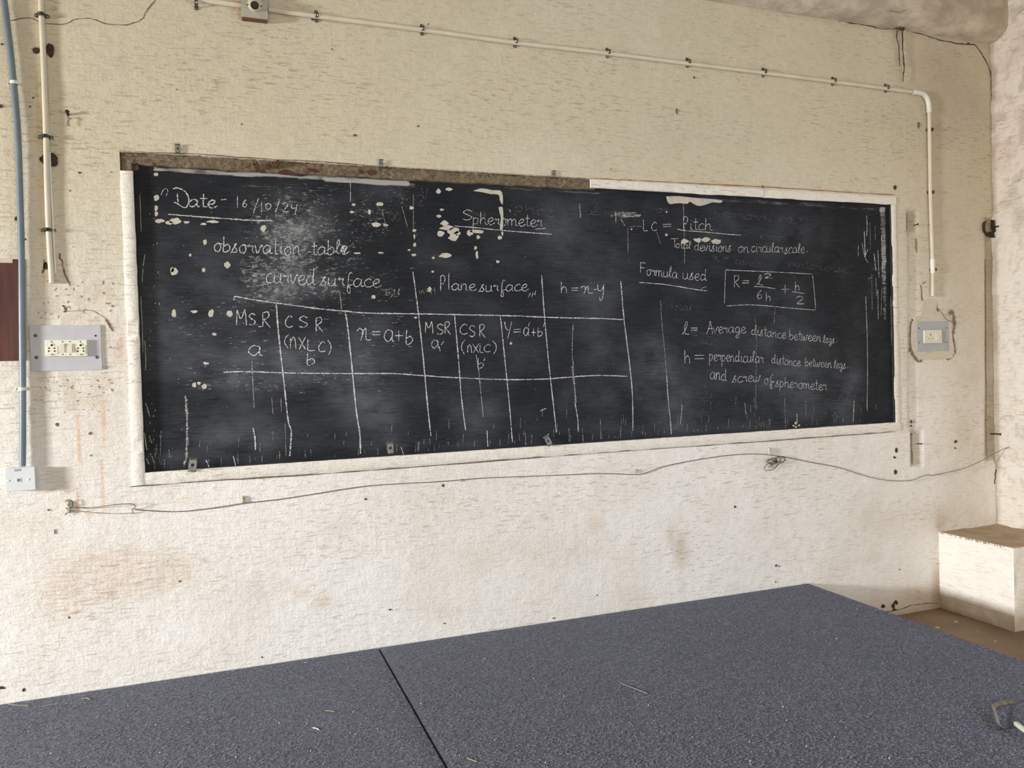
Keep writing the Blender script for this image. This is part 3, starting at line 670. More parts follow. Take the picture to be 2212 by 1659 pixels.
G = {
 'a': (1.0, '.75,.85 .45,1 .1,.55 .2,.05 .5,.05 .76,.5 .8,.95|.8,.95 .78,.3 .85,.05 1.05,.1'), 'b': (.85, '.12,2 .14,1 .12,.05 .5,0 .75,.4 .55,.9 .15,.6'),
 'c': (.8, '.72,.85 .45,1 .1,.55 .2,.05 .55,0 .9,.2'), 'd': (1.0, '.72,.75 .4,.95 .1,.45 .3,0 .7,.3|.78,2 .75,1 .76,.15 1.0,.05'),
 'e': (.8, '.1,.4 .55,.55 .66,.9 .4,1 .1,.5 .3,0 .6,.02 .9,.3'), 'f': (.75, '.7,1.7 .5,1.9 .35,1.2 .3,0 .28,-.8 .5,-.9 .5,-.2 .3,.1 .85,.3'),
 'g': (.9, '.7,.85 .4,1 .1,.6 .25,.1 .65,.35 .72,.95|.72,.95 .7,-.5 .45,-.95 .25,-.6 .95,.2'), 'h': (.9, '.12,2 .12,0|.12,.5 .4,.95 .65,.8 .68,.1 .95,.05'),
 'i': (.5, '.25,1 .25,.15 .5,.05|.25,1.45 .3,1.5'), 'l': (.55, '.0,.15 .4,1.2 .38,1.95 .2,1.5 .22,.2 .5,.05'),
 'm': (1.25, '.05,1 .08,0|.08,.6 .35,1 .52,.7 .54,0|.54,.6 .8,1 .98,.7 1.0,.1 1.25,.05'), 'n': (.85, '.08,1 .1,0|.1,.55 .4,1 .6,.75 .62,.1 .85,.05'),
 'o': (.85, '.45,1 .1,.6 .2,.05 .55,0 .72,.5 .5,.98 .42,.95|.5,.98 .85,.85'), 'p': (.85, '.12,1.1 .12,.1 .12,-1|.12,.7 .45,1 .7,.6 .5,.05 .15,.1'),
 'r': (.7, '.05,.7 .2,1 .25,.75 .55,.9 .5,.3 .7,.05'), 's': (.75, '.0,-.1 .35,.7 .55,1.1 .35,.95 .35,.7 .6,.3 .45,0 .15,.05'),
 't': (.6, '.3,1.9 .3,.3 .4,.02 .65,.1|.02,1.15 .62,1.2'), 'u': (.9, '.08,1 .1,.2 .35,0 .65,.3 .7,1|.7,1 .7,.15 .9,.05'),
 'v': (.75, '.05,1 .3,.0 .65,1 .8,.85'), 'w': (1.1, '.05,1 .12,.1 .35,.05 .5,.8|.5,.8 .55,.1 .8,.1 .95,1 1.1,.85'), 'x': (1.0, '.0,.75 .2,1 .38,.7 .3,.2 .1,0|.95,.9 .7,1 .5,.6 .6,.1 1.0,.05'),
 'y': (.8, '.08,1 .12,.4 .4,.3 .65,.7|.68,1 .6,-.4 .35,-.9 .2,-.5'), '.': (.4, '.15,.05 .22,.08'),
 # full box glyphs (0..1 x 0..1)
 'A': (1, '.0,0 .3,.5 .45,1 .6,.5 .75,.05|.15,.4 .8,.45'), 'C': (1, '.95,.85 .6,1 .1,.6 .1,.2 .5,0 1,.1'), 'F': (1, '.1,1 .12,.5 .1,0|.1,1 .9,.95|.1,.52 .7,.5'), 'L': (1, '.1,1 .12,.5 .15,.02 1,.0'),
 'M': (1, '.0,0 .05,.95|.05,.95 .4,.4 .75,1|.75,1 .85,.5 .9,-.05'), 'P': (1, '.15,1 .15,0|.15,.95 .7,1 .95,.75 .6,.45 .15,.5'), 'R': (1, '.1,1 .12,0|.1,.95 .7,1 .8,.7 .2,.45|.25,.45 1,-.05'),
 'S': (1, '.95,.85 .5,1 .1,.75 .5,.5 .95,.3 .6,0 .05,.08'), 'T': (1, '.0,.95 1,1|.5,1 .5,0'), 'Y': (1, '.0,1 .2,.6 .5,.5|.95,1 .65,.4 .4,0'),
 '(': (1, '1,1 .3,.75 .1,.4 .8,0'), ')': (1, '.0,1 .8,.7 .8,.3 .2,0'), '=': (1, '.0,.9 1,.95|.0,.1 1,.15'), '+': (1, '.0,.5 1,.5|.5,1 .5,0'), "'": (1, '1,1 .0,0'), '/': (1, '1,1 0,0'), '-': (1, '0,.5 1,.6'),
 '1': (1, '.5,1 .5,0'), '0': (1, '.5,1 .05,.6 .3,.02 .8,.15 .95,.7 .5,1'), '2': (1, '.0,.8 .5,1 .85,.75 .4,.3 .2,.05 1,.05'), '6': (1, '.8,1 .2,.6 .1,.1 .6,0 .9,.3 .5,.5 .15,.3'), '4': (1, '.1,1 .1,.6 .7,.6|.95,1 .6,-.1'),
 'H': (1, '.1,1 .12,0|.12,.3 .5,.58 .85,.4 .9,0'), 'N': (1, '.1,.9 .12,0|.12,.5 .5,1 .85,.7 .95,0'), 'X': (1, '.0,1 1,0|1,1 .1,0'), 'B': (1, '.15,1 .1,0 .6,.0 .9,.25 .6,.5 .15,.35'), 'Q': (1, '.8,.9 .3,1 .0,.4 .4,.0 .8,.5 .8,.9|.8,.8 .8,.1 1.0,.05'), 'E': (1, '.0,.4 .55,.55 .66,.9 .4,1 .1,.5 .3,0 .6,.02 1,.4'),
 'l2': (1, '.0,.1 .5,.5 .65,.95 .4,.9 .35,.2 .9,.1'), 'y2': (1, '.08,1 .12,.65 .5,.62 .8,.9|.85,1 .7,.2 .4,0 .3,.2'), 'D': (1, '.15,.75 .25,.3 .3,.2|.0,1 .5,.98 .95,.5 .7,.0 .3,.1 .05,.3'), 'x2': (1, '.0,.75 .2,1 .42,.7 .3,.2 .25,0|.3,.5 .6,1 .6,.3 .7,.05 1.0,.1'),
}
def glyph(ch): 
    return [[tuple(map(float, p.split(','))) for p in s.split()] for s in G[ch][1].split('|')]
def box(ch, x0_, x1_, y0_, y1_):
    """glyph into the pixel box, y0 top, y1 bottom"""
    return [[(x0_+(x1_-x0_)*x, y1_-(y1_-y0_)*y) for (x, y) in s] for s in glyph(ch)]
def word(t, x0_, y0_, x1_, y1_, xh, asc=.82):
    tot = sum(G[c][0] for c in t); sx = (x1_-x0_)/tot; sl = (y1_-y0_)/(x1_-x0_); out = []; cx = 0
    for c in t:
        wob = random.uniform(-.05, .05)
        for s in glyph(c):
            o = []
            for (x, y) in s:
                yy = y if 0 <= y <= 1 else (1+(y-1)*asc if y > 1 else y*.85)
                X_ = x0_+(cx+x)*sx; o.append((X_+.03*yy*xh, y0_+(X_-x0_)*sl-(yy+wob)*xh))
            out.append(o)
        cx += G[c][0]
    return out
def B(*a): return [q for k in a for q in box(*k)]
WORDS = [
 ([[(374, 408), (383, 406), (398, 412), (406, 423), (408, 435), (402, 448), (392, 446), (382, 439), (376, 437)], [(383, 418), (384, 429), (385, 436)]]+word('ate', 406, 446, 467, 449, 16), 3.4),
 ([[(477, 431.5), (489, 430.5)]]+B(('1', 510, 516, 423, 449), ('6', 524, 534, 431, 447), ('/', 547, 559, 428, 460), ('1', 562, 568, 436, 458), ('0', 573, 586, 439, 452), ('/', 595, 604, 433, 459), ('2', 609, 624, 438, 458), ('4', 629, 643, 441, 462)), 2.4),
 ([[(363, 463), (434, 468.5), (499, 473), (545, 476), (590, 477)]], 3.6),
 ([[(348, 421), (353, 410), (359, 407.5), (362.5, 413), (359, 423)]], 1.8),
 (word('obsorvation', 461, 543, 650, 551, 18), 3.0), (word('table', 672, 551, 752, 548, 17)+[[(735, 546), (741, 530), (744, 547), (748, 532)]], 2.9),
 (word('curved', 573, 611, 682, 615, 20), 2.9), (word('surface', 690, 616, 822, 621, 17.5), 2.7),
 (B(('M', 511, 535, 668, 702), ('S', 537, 552, 677, 702), ('R', 566, 584, 674, 706))+[[(558, 706), (568, 705)]], 3.0),
 (B(('C', 616, 632, 682, 707), ('S', 645, 665, 683, 707), ('R', 681, 698, 686, 716)), 3.0),
 (B(('(', 614, 624, 722, 752), ('N', 626, 640, 728, 753), ('X', 645, 660, 728, 755), ('L', 663, 681, 733, 757), ('C', 688, 703, 738, 760), (')', 708, 716, 735, 766)), 2.8),
 (B(('Q', 537, 567, 747, 768)), 3.2), (B(('B', 662, 682, 762, 787)), 2.8),
 (B(('x2', 771, 803, 709, 736), ('=', 804, 822, 716, 724), ('Q', 830, 852, 713, 738), ('+', 852, 871, 714, 736), ('B', 876, 893, 711, 742)), 2.9),
 (B(('M', 919, 937, 694, 719), ('S', 943, 958, 700, 722), ('R', 960, 973, 695, 721)), 2.7), (B(('Q', 932, 949, 735, 752), ("'", 953, 959, 737, 745))+[[(947, 745), (951, 758)]], 2.7),
 (B(('C', 993, 1010, 700, 722), ('S', 1013, 1027, 703, 727), ('R', 1035, 1048, 701, 728)), 2.7),
 (B(('(', 996, 1005, 734, 765), ('N', 1009, 1019, 745, 762), ('X', 1021, 1034, 743, 762), ('L', 1036, 1044, 742, 761), ('C', 1045, 1060, 744, 760), (')', 1064, 1073, 736, 765)), 2.6),
 (B(('B', 1031, 1046, 774, 794), ("'", 1045, 1048, 773, 780)), 2.4),
 (B(('Y', 1090, 1106, 695, 731), ('=', 1109, 1125, 711, 718), ('Q', 1131, 1144, 708, 725), ("'", 1141, 1145, 695, 705), ('+', 1147, 1158, 710, 726), ('B', 1161, 1173, 706, 725), ("'", 1173, 1177, 697, 706)), 2.6),
 (B(('H', 1211, 1225, 609, 633), ('=', 1235, 1249, 621.5, 628), ('x2', 1255, 1281, 618, 634), ('-', 1283, 1289, 623, 628), ('y2', 1290, 1307, 614, 649)), 2.8),
 (B(('P', 950, 962, 595, 628), ('1', 967, 972, 590, 626))+word('ane', 974, 626, 1028, 628, 14), 2.6), (word('surface', 1034, 630, 1140, 628, 14)+[[(1146, 633), (1141, 642)], [(1152, 632), (1148, 642)], [(1157, 628), (1155, 638)]], 2.5),
 (B(('S', 999, 1020, 453, 475))+word('pherometer', 1020, 484, 1172, 490, 14.5), 2.3), ([[(981, 488), (1030, 492), (1088, 498), (1150, 503), (1192, 506)]], 2.8), ([[(1157, 495), (1180, 493)]], 2),
 (B(('L', 1389, 1399, 474, 498), ('C', 1407, 1419, 480, 498)), 2.3), (B(('=', 1432, 1450, 484, 490)), 2.4), (B(('P', 1475, 1486, 468, 496))+word('itch', 1488, 496, 1538, 498, 14), 2.3),
 ([[(1463, 495), (1480, 498), (1520, 501), (1560, 505), (1600, 508)]], 2.8),
 (B(('T', 1449, 1466, 515, 535))+word('otal', 1459, 535, 1493, 538, 9), 2.0), (word('devisions', 1499, 541, 1580, 544, 12), 2.0), (word('on', 1593, 545, 1618, 545, 12), 2.0),
 (word('circular', 1622, 544, 1692, 546, 12), 2.0), (word('scale', 1694, 548, 1738, 546, 12)+[[(1743, 543), (1745, 544)]], 2.0),
 (B(('F', 1382, 1397, 567, 590))+word('ormula', 1396, 594, 1464, 601, 13), 2.3), (word('used', 1474, 603, 1527, 606, 14), 2.3),
 ([[(1380, 610), (1440, 615), (1500, 625), (1528, 628)]], 2.6), ([[(1514, 626), (1519, 621), (1526, 620)]], 1.6),
 ([[(1567, 585), (1566, 620), (1565, 656)], [(1567, 583), (1610, 585), (1660, 587), (1755, 592)], [(1755, 593), (1759, 630), (1762, 669)], [(1569, 661), (1610, 658.5), (1650, 660), (1690, 664), (1761, 670)]], 2.2),
 (B(('R', 1585, 1598, 595, 621), ('=', 1603, 1618, 606, 612)), 2.3), (B(('l2', 1634, 1650, 594, 618), ('2', 1650, 1668, 591, 601), ('6', 1635, 1647, 627, 645), ('H', 1654, 1665, 631, 651))+[[(1629, 619), (1650, 620), (1676, 624)]], 2.3),
 (B(('+', 1688, 1704, 615, 635), ('H', 1717, 1727, 608, 628), ('2', 1719, 1737, 640, 657))+[[(1711, 630), (1738, 634)]], 2.3),
 (B(('l2', 1474, 1490, 695, 725), ('=', 1492, 1507, 708, 714)), 2.4), (B(('A', 1526, 1544, 694, 722))+word('verage', 1540, 719, 1611, 720, 13), 2.2), (word('distance', 1622, 722, 1698, 732, 11.5), 2.1),
 (word('between', 1704, 733, 1774, 738, 11.5), 2.1), (word('legs', 1778, 740, 1803, 741, 9.5)+[[(1807, 739), (1809, 739)]], 1.9),
 (B(('H', 1478, 1491, 757, 785), ('=', 1500, 1522, 767, 776)), 2.4), (word('perpendicular', 1531, 779, 1650, 784, 13.5), 2.2), (word('distance', 1666, 784, 1729, 791, 11), 2.0),
 (word('between', 1738, 790, 1797, 794, 10), 2.0), (word('legs', 1801, 795, 1827, 796, 10)+[[(1830, 794), (1832, 794)]], 1.9),
 (word('and', 1533, 818, 1570, 823, 15), 2.4), (word('screw', 1581, 826, 1643, 824, 12.5), 2.2), (word('of', 1650, 829, 1670, 830, 12)+[[(1663, 824), (1673, 824)]], 2.2), (word('spherometer', 1674, 835, 1786, 843, 12), 2.1),
]
for polys, wd in WORDS:
    cl_ = []
    for p in sorted(polys, key=lambda q: min(k[0] for k in q)):
        a_, b_ = min(k[0] for k in p), max(k[0] for k in p)
        if cl_ and a_-cl_[-1][1] < 5: cl_[-1][0].append(p); cl_[-1][1] = max(cl_[-1][1], b_)
        else: cl_.append([[p], b_])
    for ps, _ in cl_: ribbon('chalk_writing', ps, wd, M_CHALK, bs)
RULES = [
 ([(505, 648), (507, 641), (513, 641), (540, 646), (600, 655), (690, 667), (745, 672), (790, 676), (905, 678), (1000, 680), (1100, 682), (1175, 685), (1240, 687), (1300, 688), (1342, 690), (1348, 686)], 3.6),
 ([(483, 804), (520, 803), (560, 803.5), (640, 806), (760, 807), (850, 807), (915, 811.5), (1000, 816.5), (1100, 820), (1180, 818.5), (1250, 813), (1300, 811), (1355, 813)], 3.3),
 ([(597, 657), (600, 700), (606, 760), (613, 820), (622, 905), (629, 930), (628, 960), (626, 985)], 4.4), ([(745, 672), (749, 690), (755, 740), (762, 810), (770, 890), (777, 935), (779, 980)], 4.6),
 ([(892, 587), (903, 670), (915, 780), (924, 880), (931, 942)], 3.8), ([(982, 681), (990, 770), (997, 860), (1006, 930)], 3.4), ([(1081, 683), (1091, 780), (1100, 870), (1107, 955)], 3.4),
 ([(1170, 595), (1176, 680), (1185, 780), (1195, 870), (1202, 935)], 3.6), ([(1341, 607), (1348, 690), (1358, 770), (1366, 850), (1367, 930)], 3.8),
 ([(1440, 810), (1444, 870), (1448, 905), (1450, 938)], 3.2), ([(1242, 870), (1248, 905), (1249, 933)], 3.4), ([(1052, 930), (1054, 965)], 3.2), ([(547, 925), (551, 948), (552, 973)], 4.0), ([(504, 985), (509, 1006)], 2.2), ([(1474, 875), (1470, 915)], 2.0),
 ([(1870, 640), (1873, 720), (1874, 800), (1873, 878), (1875, 884)], 2.4), ([(1845, 865), (1844, 890), (1843, 912)], 2.6), ([(1721, 893), (1722, 912)], 2.6), ([(1609, 870), (1611, 895)], 2.0), ([(1330, 458), (1330.5, 482)], 2.2), ([(1341, 473), (1350, 488)], 1.8),
 ([(1872, 465), (1873, 490), (1872, 510)], 3.0), ([(1867, 500), (1868, 530), (1869, 555)], 4.2), ([(1862, 525), (1868, 555), (1876, 568)], 2.2), ([(1875, 537), (1868, 555)], 2.4), ([(1854, 528), (1854, 554)], 2.0), ([(1904, 510), (1906, 560), (1905, 600)], 2.6), ([(1888, 548), (1892, 585)], 3.6), ([(1896, 540), (1899, 600)], 2.4), ([(1896, 625), (1897, 690)], 2.2), ([(1924, 640), (1926, 745)], 2.6), ([(757, 388), (757, 436)], 1.8), ([(1186, 937), (1182, 941)], 2), ([(1167, 888), (1180, 882)], 2.4), ([(866, 965), (872, 982)], 2.0), ([(445, 993), (452, 1009)], 2.6), ([(1100, 452), (1103, 458)], 2)]
for pl, wd in RULES: ribbon('chalk_line', [pl], wd, M_CHALK, bs)
DUSTY = [([(401, 855), (404, 900), (404, 950), (402, 990), (397, 1003)], 7), ([(1028, 765), (1034, 800), (1039, 850), (1044, 900)], 3.4), ([(1236, 790), (1240, 825), (1244, 870)], 7), ([(1238, 700), (1236, 760), (1240, 800)], 3), ([(1427, 650), (1430, 700), (1436, 760), (1440, 810)], 2.6),
 ([(734, 630), (738, 668)], 3.4), ([(1476, 440), (1478, 500), (1479, 570)], 3), ([(893, 420), (893, 470), (893, 500)], 2), ([(825, 455), (836, 495)], 2), ([(868, 445), (880, 490)], 2.2), ([(1252, 440), (1254, 470)], 5), ([(544, 780), (549, 880)], 3), ([(587, 858), (590, 895)], 1.8), ([(607, 858), (608, 890)], 2.2),
 ([(616, 915), (618, 985)], 2), ([(1258, 925), (1260, 955)], 2), ([(1297, 905), (1298, 950)], 2), ([(1343, 905), (1341, 932)], 2.2), ([(1229, 925), (1230, 955)], 2.2), ([(1149, 938), (1148, 960)], 2), ([(1135, 935), (1136, 962)], 2), ([(1630, 690), (1634, 720), (1632, 890)], 2), ([(1674, 665), (1672, 700)], 2), ([(1695, 860), (1697, 925)], 2), ([(1741, 860), (1741, 900)], 2),
 ([(1356, 495), (1358, 492), (1366, 489), (1386, 489)], 2), ([(1356, 495), (1357, 545)], 2.4), ([(1418, 500), (1427, 527)], 2), ([(348, 930), (346, 985)], 2), ([(1883, 590), (1884, 670)], 2), ([(1879, 480), (1880, 540)], 2.2), ([(1890, 490), (1891, 520)], 2.4), ([(1905, 620), (1903, 680)], 2.4), ([(1892, 600), (1893, 640)], 3), ([(1340, 468), (1383, 466)], 7), ([(1335, 460), (1375, 460)], 4), ([(1345, 463), (1385, 464)], 3)]
for a, b in DUSTY: ribbon('chalk_smudge', [a], b, M_DUST, bs, BY-.0008)
scr = []
for i in range(26): 
    x = 832+random.random()*32; scr.append([(x, 634-random.random()*14), (x+random.uniform(-5, 5), 640-random.random()*12)])
for i in range(20):
    x = 905+random.random()*35; scr.append([(x, 632-random.random()*12), (x+random.uniform(-4, 4), 636-random.random()*14)])
for i in range(150):
    x = random.uniform(330, 1900); yb_ = 1015-(x-330)*.068; y = yb_-random.random()**3*60; L = random.uniform(4, 22); scr.append([(x, y), (x+random.uniform(-1.5, 1.5), y-L)])
for i in range(220):
    x = random.gauss(640, 110); y = random.gauss(540, 90)
    if 520 < x < 900 and 390 < y < 660: a = random.uniform(-.9, .3); L = random.uniform(4, 14); scr.append([(x, y), (x+L*math.cos(a), y-L*math.sin(a)*random.choice((1, -1)))])
for i in range(120):
    x = random.uniform(360, 900); y = random.uniform(640, 850); L = random.uniform(4, 12); scr.append([(x, y), (x+L, y+random.uniform(-1, 1))])
o = ribbon('chalk_scratches', scr, 1.5, M_DUST, bs, BY-.0008); o['kind'] = 'stuff'
ghost = (word('on', 1415, 428+30, 1450, 460, 8)+word('ab', 1264, 463, 1298, 466, 11)+word('errorr', 1560, 468, 1655, 478, 10)+B(('=', 1658, 1668, 473, 478), ('+', 1680, 1690, 468, 480), ('x2', 1703, 1720, 470, 484), ('X', 1724, 1734, 468, 482))
  +B(('x2', 1538, 1556, 552, 566), ('=', 1562, 1575, 556, 560))+word('coinci', 1587, 570, 1640, 576, 9)+word('ventorumse', 1700, 575, 1830, 590, 9)+B(('T', 1447, 1456, 651, 668))+word('otal', 1452, 668, 1496, 672, 9)
  +word('error', 1640, 515, 1700, 520, 9)+word('eso', 1512, 742, 1540, 746, 6)+word('phas', 1010, 470-8, 1050, 468, 8)+word('phos', 1110, 455, 1200, 470, 12)+B(('P', 1797, 1803, 892, 903))+word('hao', 1802, 903, 1816, 904, 5)
  +B(('2', 900, 918, 420, 445), ('4', 910, 925, 405, 430), ('0', 840, 852, 460, 476), ('0', 853, 865, 462, 478))+word('of', 1520, 880, 1540, 870, 14)+[[(1520, 830), (1526, 850), (1518, 866)]]+word('eror', 1490, 724, 1560, 730, 8))
o = ribbon('chalk_ghost_writing', ghost, 2.0, M_FAINT, bs, BY-.0008); o['kind'] = 'stuff'; o['label'] = 'half-erased older writing'
DR = [([(304, 640), (307, 700), (309, 760)], 1.5), ([(313, 735), (315, 780), (314, 800)], 1.6), ([(312, 935), (316, 965), (318, 972)], 2.2), ([(306, 900), (309, 950), (311, 1000)], 2.0), ([(318, 885), (324, 900)], 1.6), ([(313, 550), (309, 575)], 1.8), ([(316, 990), (322, 1003)], 2.0), ([(322, 940), (328, 958)], 1.4), ([(302, 420), (305, 500)], 1.3), ([(309, 580), (307, 610)], 1.3), ([(314, 870), (320, 885)], 1.6), ([(328, 985), (333, 1001)], 1.6)]
for a, b in DR: ribbon('paint_drip', [a], b, M_DRIP, bs, BY-.0008)
for i in range(26): ribbon('paint_drip', [[(x_ := random.uniform(316, 345), y_ := random.uniform(440, 1000)), (x_+.8, y_+random.uniform(1.5, 3.5))]], random.uniform(1.2, 2.2), M_DRIP, bs, BY-.0008)
# peeled spots of light undercoat
PE = [(376, 587, 8, 8), (372, 583, 4, 5), (440, 583, 4, 5), (491, 572, 6, 8), (376, 677, 5, 8), (419, 673, 8, 3), (456, 677, 6, 9), (496, 678, 7, 7), (337, 377, 5, 4), (338, 427, 6, 6), (337, 450, 4, 6), (338, 462, 4, 5), (345, 477, 10, 4), (364, 481, 8, 4), (379, 478, 11, 7), (403, 480, 6, 3),
      (440, 484, 7, 3), (459, 479, 12, 3), (443, 523, 4, 6), (411, 551, 3, 3), (821, 441, 8, 4), (764, 442, 4, 3), (812, 485, 9, 5), (833, 486, 6, 3), (889, 449, 5, 4), (895, 498, 4, 3), (895, 511, 2, 5), (896, 529, 3, 4), (894, 551, 5, 3), (884, 540, 3, 2), (955, 453, 5, 2), (948, 467, 5, 3),
      (960, 482, 10, 5), (966, 492, 15, 5), (978, 499, 13, 7), (952, 505, 8, 6), (980, 513, 11, 7), (988, 504, 8, 4), (1015, 503, 6, 7), (1030, 500, 14, 4), (1033, 512, 4, 4), (962, 552, 14, 5), (936, 557, 3, 3), (1027, 536, 3, 4), (1030, 551, 3, 8), (935, 587, 3, 2), (1080, 513, 5, 4),
      (1479, 521, 8, 5), (1508, 519, 9, 5), (1524, 518, 9, 5), (1547, 522, 10, 5), (947, 413, 5, 5), (970, 409, 8, 3), (1104, 742, 3, 3), (898, 686, 3, 2), (807, 641, 4, 4), (928, 625, 4, 6), (822, 546, 6, 2), (772, 547, 7, 2), (1075, 565, 4, 3), (1440, 458, 2, 2), (1440, 507, 3, 3), (1364, 495, 2, 2), (463, 722, 5, 3), (420, 832, 5, 5), (441, 834, 6, 5), (430, 828, 4, 3), (445, 785, 6, 3), (569, 493, 6, 7), (760, 458, 4, 3), (798, 458, 3, 5)]
for a in PE: poly_flat('peeled_spot', blob_px(*a), M_BARE, bs, BY-.0004, .001, .5, 2)
for pts in [[(1439, 424), (1470, 424), (1500, 427), (1556, 432), (1557, 438), (1540, 437), (1528, 441), (1510, 445), (1500, 441), (1490, 436), (1485, 440), (1465, 439), (1445, 440)],
            [(1022, 412), (1040, 407), (1065, 411), (1084, 414), (1086, 441), (1080, 434), (1077, 421), (1060, 419), (1040, 415)], [(1077, 448), (1086, 449), (1087, 480), (1085, 498), (1080, 492), (1082, 470), (1079, 460)],
            [(1084, 500), (1087, 501), (1086, 510), (1083, 505)]]:
    poly_flat('peeled_spot', pts, M_BARE, bs, BY-.0004, .001, .3, 3)

# ------------------------------------------------------------------ cracks, pits, chips of the wall
def crack(pts, wd, mat=M_CRACK, off=.0022, name='crack', jit=1.6, parent=wall, sub=5):
    P = smooth_pts(pts, sub); P = [(p[0]+random.uniform(-jit, jit)*.5, p[1]+random.uniform(-jit, jit)*.5) for p in P]
    V = []; F = []
    Q = [W_(p[0], p[1], off) for p in P]; n = len(Q)
    for i in range(n):
        t = Q[min(i+1, n-1)]-Q[max(i-1, 0)]; t = t/(np.linalg.norm(t)+1e-9); nn = np.array([-t[2], 0, t[0]])
        ww = wd*.00185*random.uniform(.35, 1.2)*.5*(0.3 if i in (0, n-1) else 1)
        V += [Q[i]+nn*ww, Q[i]-nn*ww, Q[i]-nn*ww+np.array([0, .006, 0]), Q[i]+nn*ww+np.array([0, .006, 0])]
    for i in range(n-1):
        a = i*4; F += [(a, a+1, a+5, a+4), (a+1, a+2, a+6, a+5), (a+3, a, a+4, a+7)]
    return MB().add(V, F).build(name, mat, parent)
crack([(1620, 0), (1650, 3), (1690, 6), (1725, 10), (1745, 18), (1768, 32), (1790, 38), (1830, 48), (1870, 54), (1905, 62), (1935, 63), (1980, 71), (2030, 86), (2080, 95), (2105, 97), (2118, 112), (2135, 143), (2142, 170), (2141, 200), (2150, 222)], 2.4)
crack([(1762, 30), (1768, 28), (1776, 36)], 8); crack([(1738, 14), (1748, 19)], 7)
crack([(20, 44), (60, 38), (75, 42), (90, 50), (140, 52), (160, 42), (195, 40), (225, 50), (270, 53), (305, 42), (315, 25), (335, 0)], 1.5, M_CRACKP)
crack([(280, 1052), (420, 1041), (600, 1030), (800, 1016), (1000, 1001), (1200, 985), (1400, 971), (1600, 957), (1760, 945), (1935, 932)], 3.0, M_CRACKP, jit=.8, name='joint_line', off=.0028)
crack([(1283, 385), (1330, 388), (1420, 392), (1520, 397), (1600, 401), (1648, 403), (1740, 409), (1830, 415), (1933, 421)], 2.6, M_RUST, jit=.8, name='joint_line', off=.0028)
crack([(262, 330), (400, 331), (540, 341), (700, 350), (850, 362), (1000, 371), (1150, 380), (1280, 386)], 2.2, M_CRACKP, name='joint_line', jit=1.5, off=.0028)
for (cx, cy, rx, ry) in [(1335, 388, 25, 3.5), (1480, 394, 18, 4), (1490, 402, 14, 8), (1800, 412, 18, 3), (1640, 402, 14, 2.5), (1890, 420, 18, 3), (1900, 427, 12, 5)]:
    pass
crack([(2150, 330), (2149, 420), (2152, 470)], 3); crack([(2152, 1015), (2150, 1030), (2148, 1045)], 3); crack([(2146, 95), (2144, 100), (2145, 106)], 7)
crack([(1915, 1322), (1940, 1318), (1965, 1309), (2000, 1304), (2026, 1303)], 2, M_CRACK)
crack([(2142, 300), (2158, 312)], 1.5, M_CRACKP)
crack([(148, 620+40), (140, 640+33), (150, 672), (200, 672), (230, 690)], .9, M_CRACKP); crack([(135, 660), (142, 668), (138, 674)], 4, M_CHIP); crack([(228, 690), (235, 700), (243, 715)], 5, M_CRACKP)
poly_flat('plaster_patch', [(1970, 700), (1976, 684), (1990, 680), (1992, 655), (2006, 646), (2022, 650), (2024, 672), (2042, 677), (2054, 690), (2056, 720), (2060, 750), (2058, 772), (2046, 774), (2030, 778), (1996, 777), (1982, 773), (1974, 762), (1969, 740)], M_PATCH, wall, -.0035, .010, .8, 2)
# trench edges round the right-hand switch plate
crack([(1969, 694), (1967, 705), (1966, 730), (1967, 745), (1965, 760)], 5, M_CHIP2, name='chipped_edge'); crack([(1972, 690), (1970, 693)], 6, M_CRACK, name='chipped_edge')
crack([(1966, 752), (1970, 762), (1978, 773), (1984, 781), (1992, 778)], 8, M_CHIP2, name='chipped_edge')
crack([(2050, 677), (2058, 674), (2061, 690), (2062, 705), (2059, 722)], 14, M_CHIP2, name='chipped_edge'); crack([(2058, 722), (2063, 745), (2064, 765)], 6, M_CHIP2, name='chipped_edge')
crack([(2043, 762), (2047, 776), (2053, 774), (2060, 765)], 6, M_CHIP2, name='chipped_edge'); crack([(2024, 660), (2026, 674)], 9, M_CHIP2, name='chipped_edge'); crack([(1996, 660), (1994, 675)], 5, M_CHIP2, name='chipped_edge')
crack([(1990, 615), (1991, 640), (1994, 650)], 6, M_CHIP2, name='chipped_edge'); crack([(2000, 608), (1992, 614)], 5, M_CHIP2, name='chipped_edge')
crack([(1960, 460), (1960, 500)], 2, M_CHIP2, name='chipped_edge'); crack([(1979, 515), (1980, 545)], 2, M_CHIP2, name='chipped_edge')
crack([(1969, 935), (1970, 965), (1971, 1003)], 4.5, M_CHIP2, name='chipped_edge'); crack([(2129, 560), (2130, 650), (2131, 880), (2132, 985)], 1.1, M_CRACKP, name='chipped_edge')
crack([(2149, 520), (2151, 600), (2153, 700), (2153, 840)], 3.5, M_CRACKP, name='chipped_edge', jit=3)
crack([(97, 560), (95, 575), (92, 590)], 4, M_CRACKP, name='chipped_edge', jit=3); crack([(128, 545), (135, 565), (142, 590), (150, 615)], 3, M_CRACKP, name='chipped_edge', jit=6)
for i in range(90):     # small paint ridges and flakes around the left switch plate
    x = random.uniform(85, 250); y = random.choice((random.uniform(600, 695), random.uniform(812, 890), random.uniform(600, 890)))
    if 60 < x < 225 and 695 < y < 812: continue
    a = random.uniform(0, PI); L = random.uniform(2, 7)
    crack([(x, y), (x+L*math.cos(a), y+L*math.sin(a))], 1.4, M_CRACKP, name='paint_flake', sub=2, off=.002)
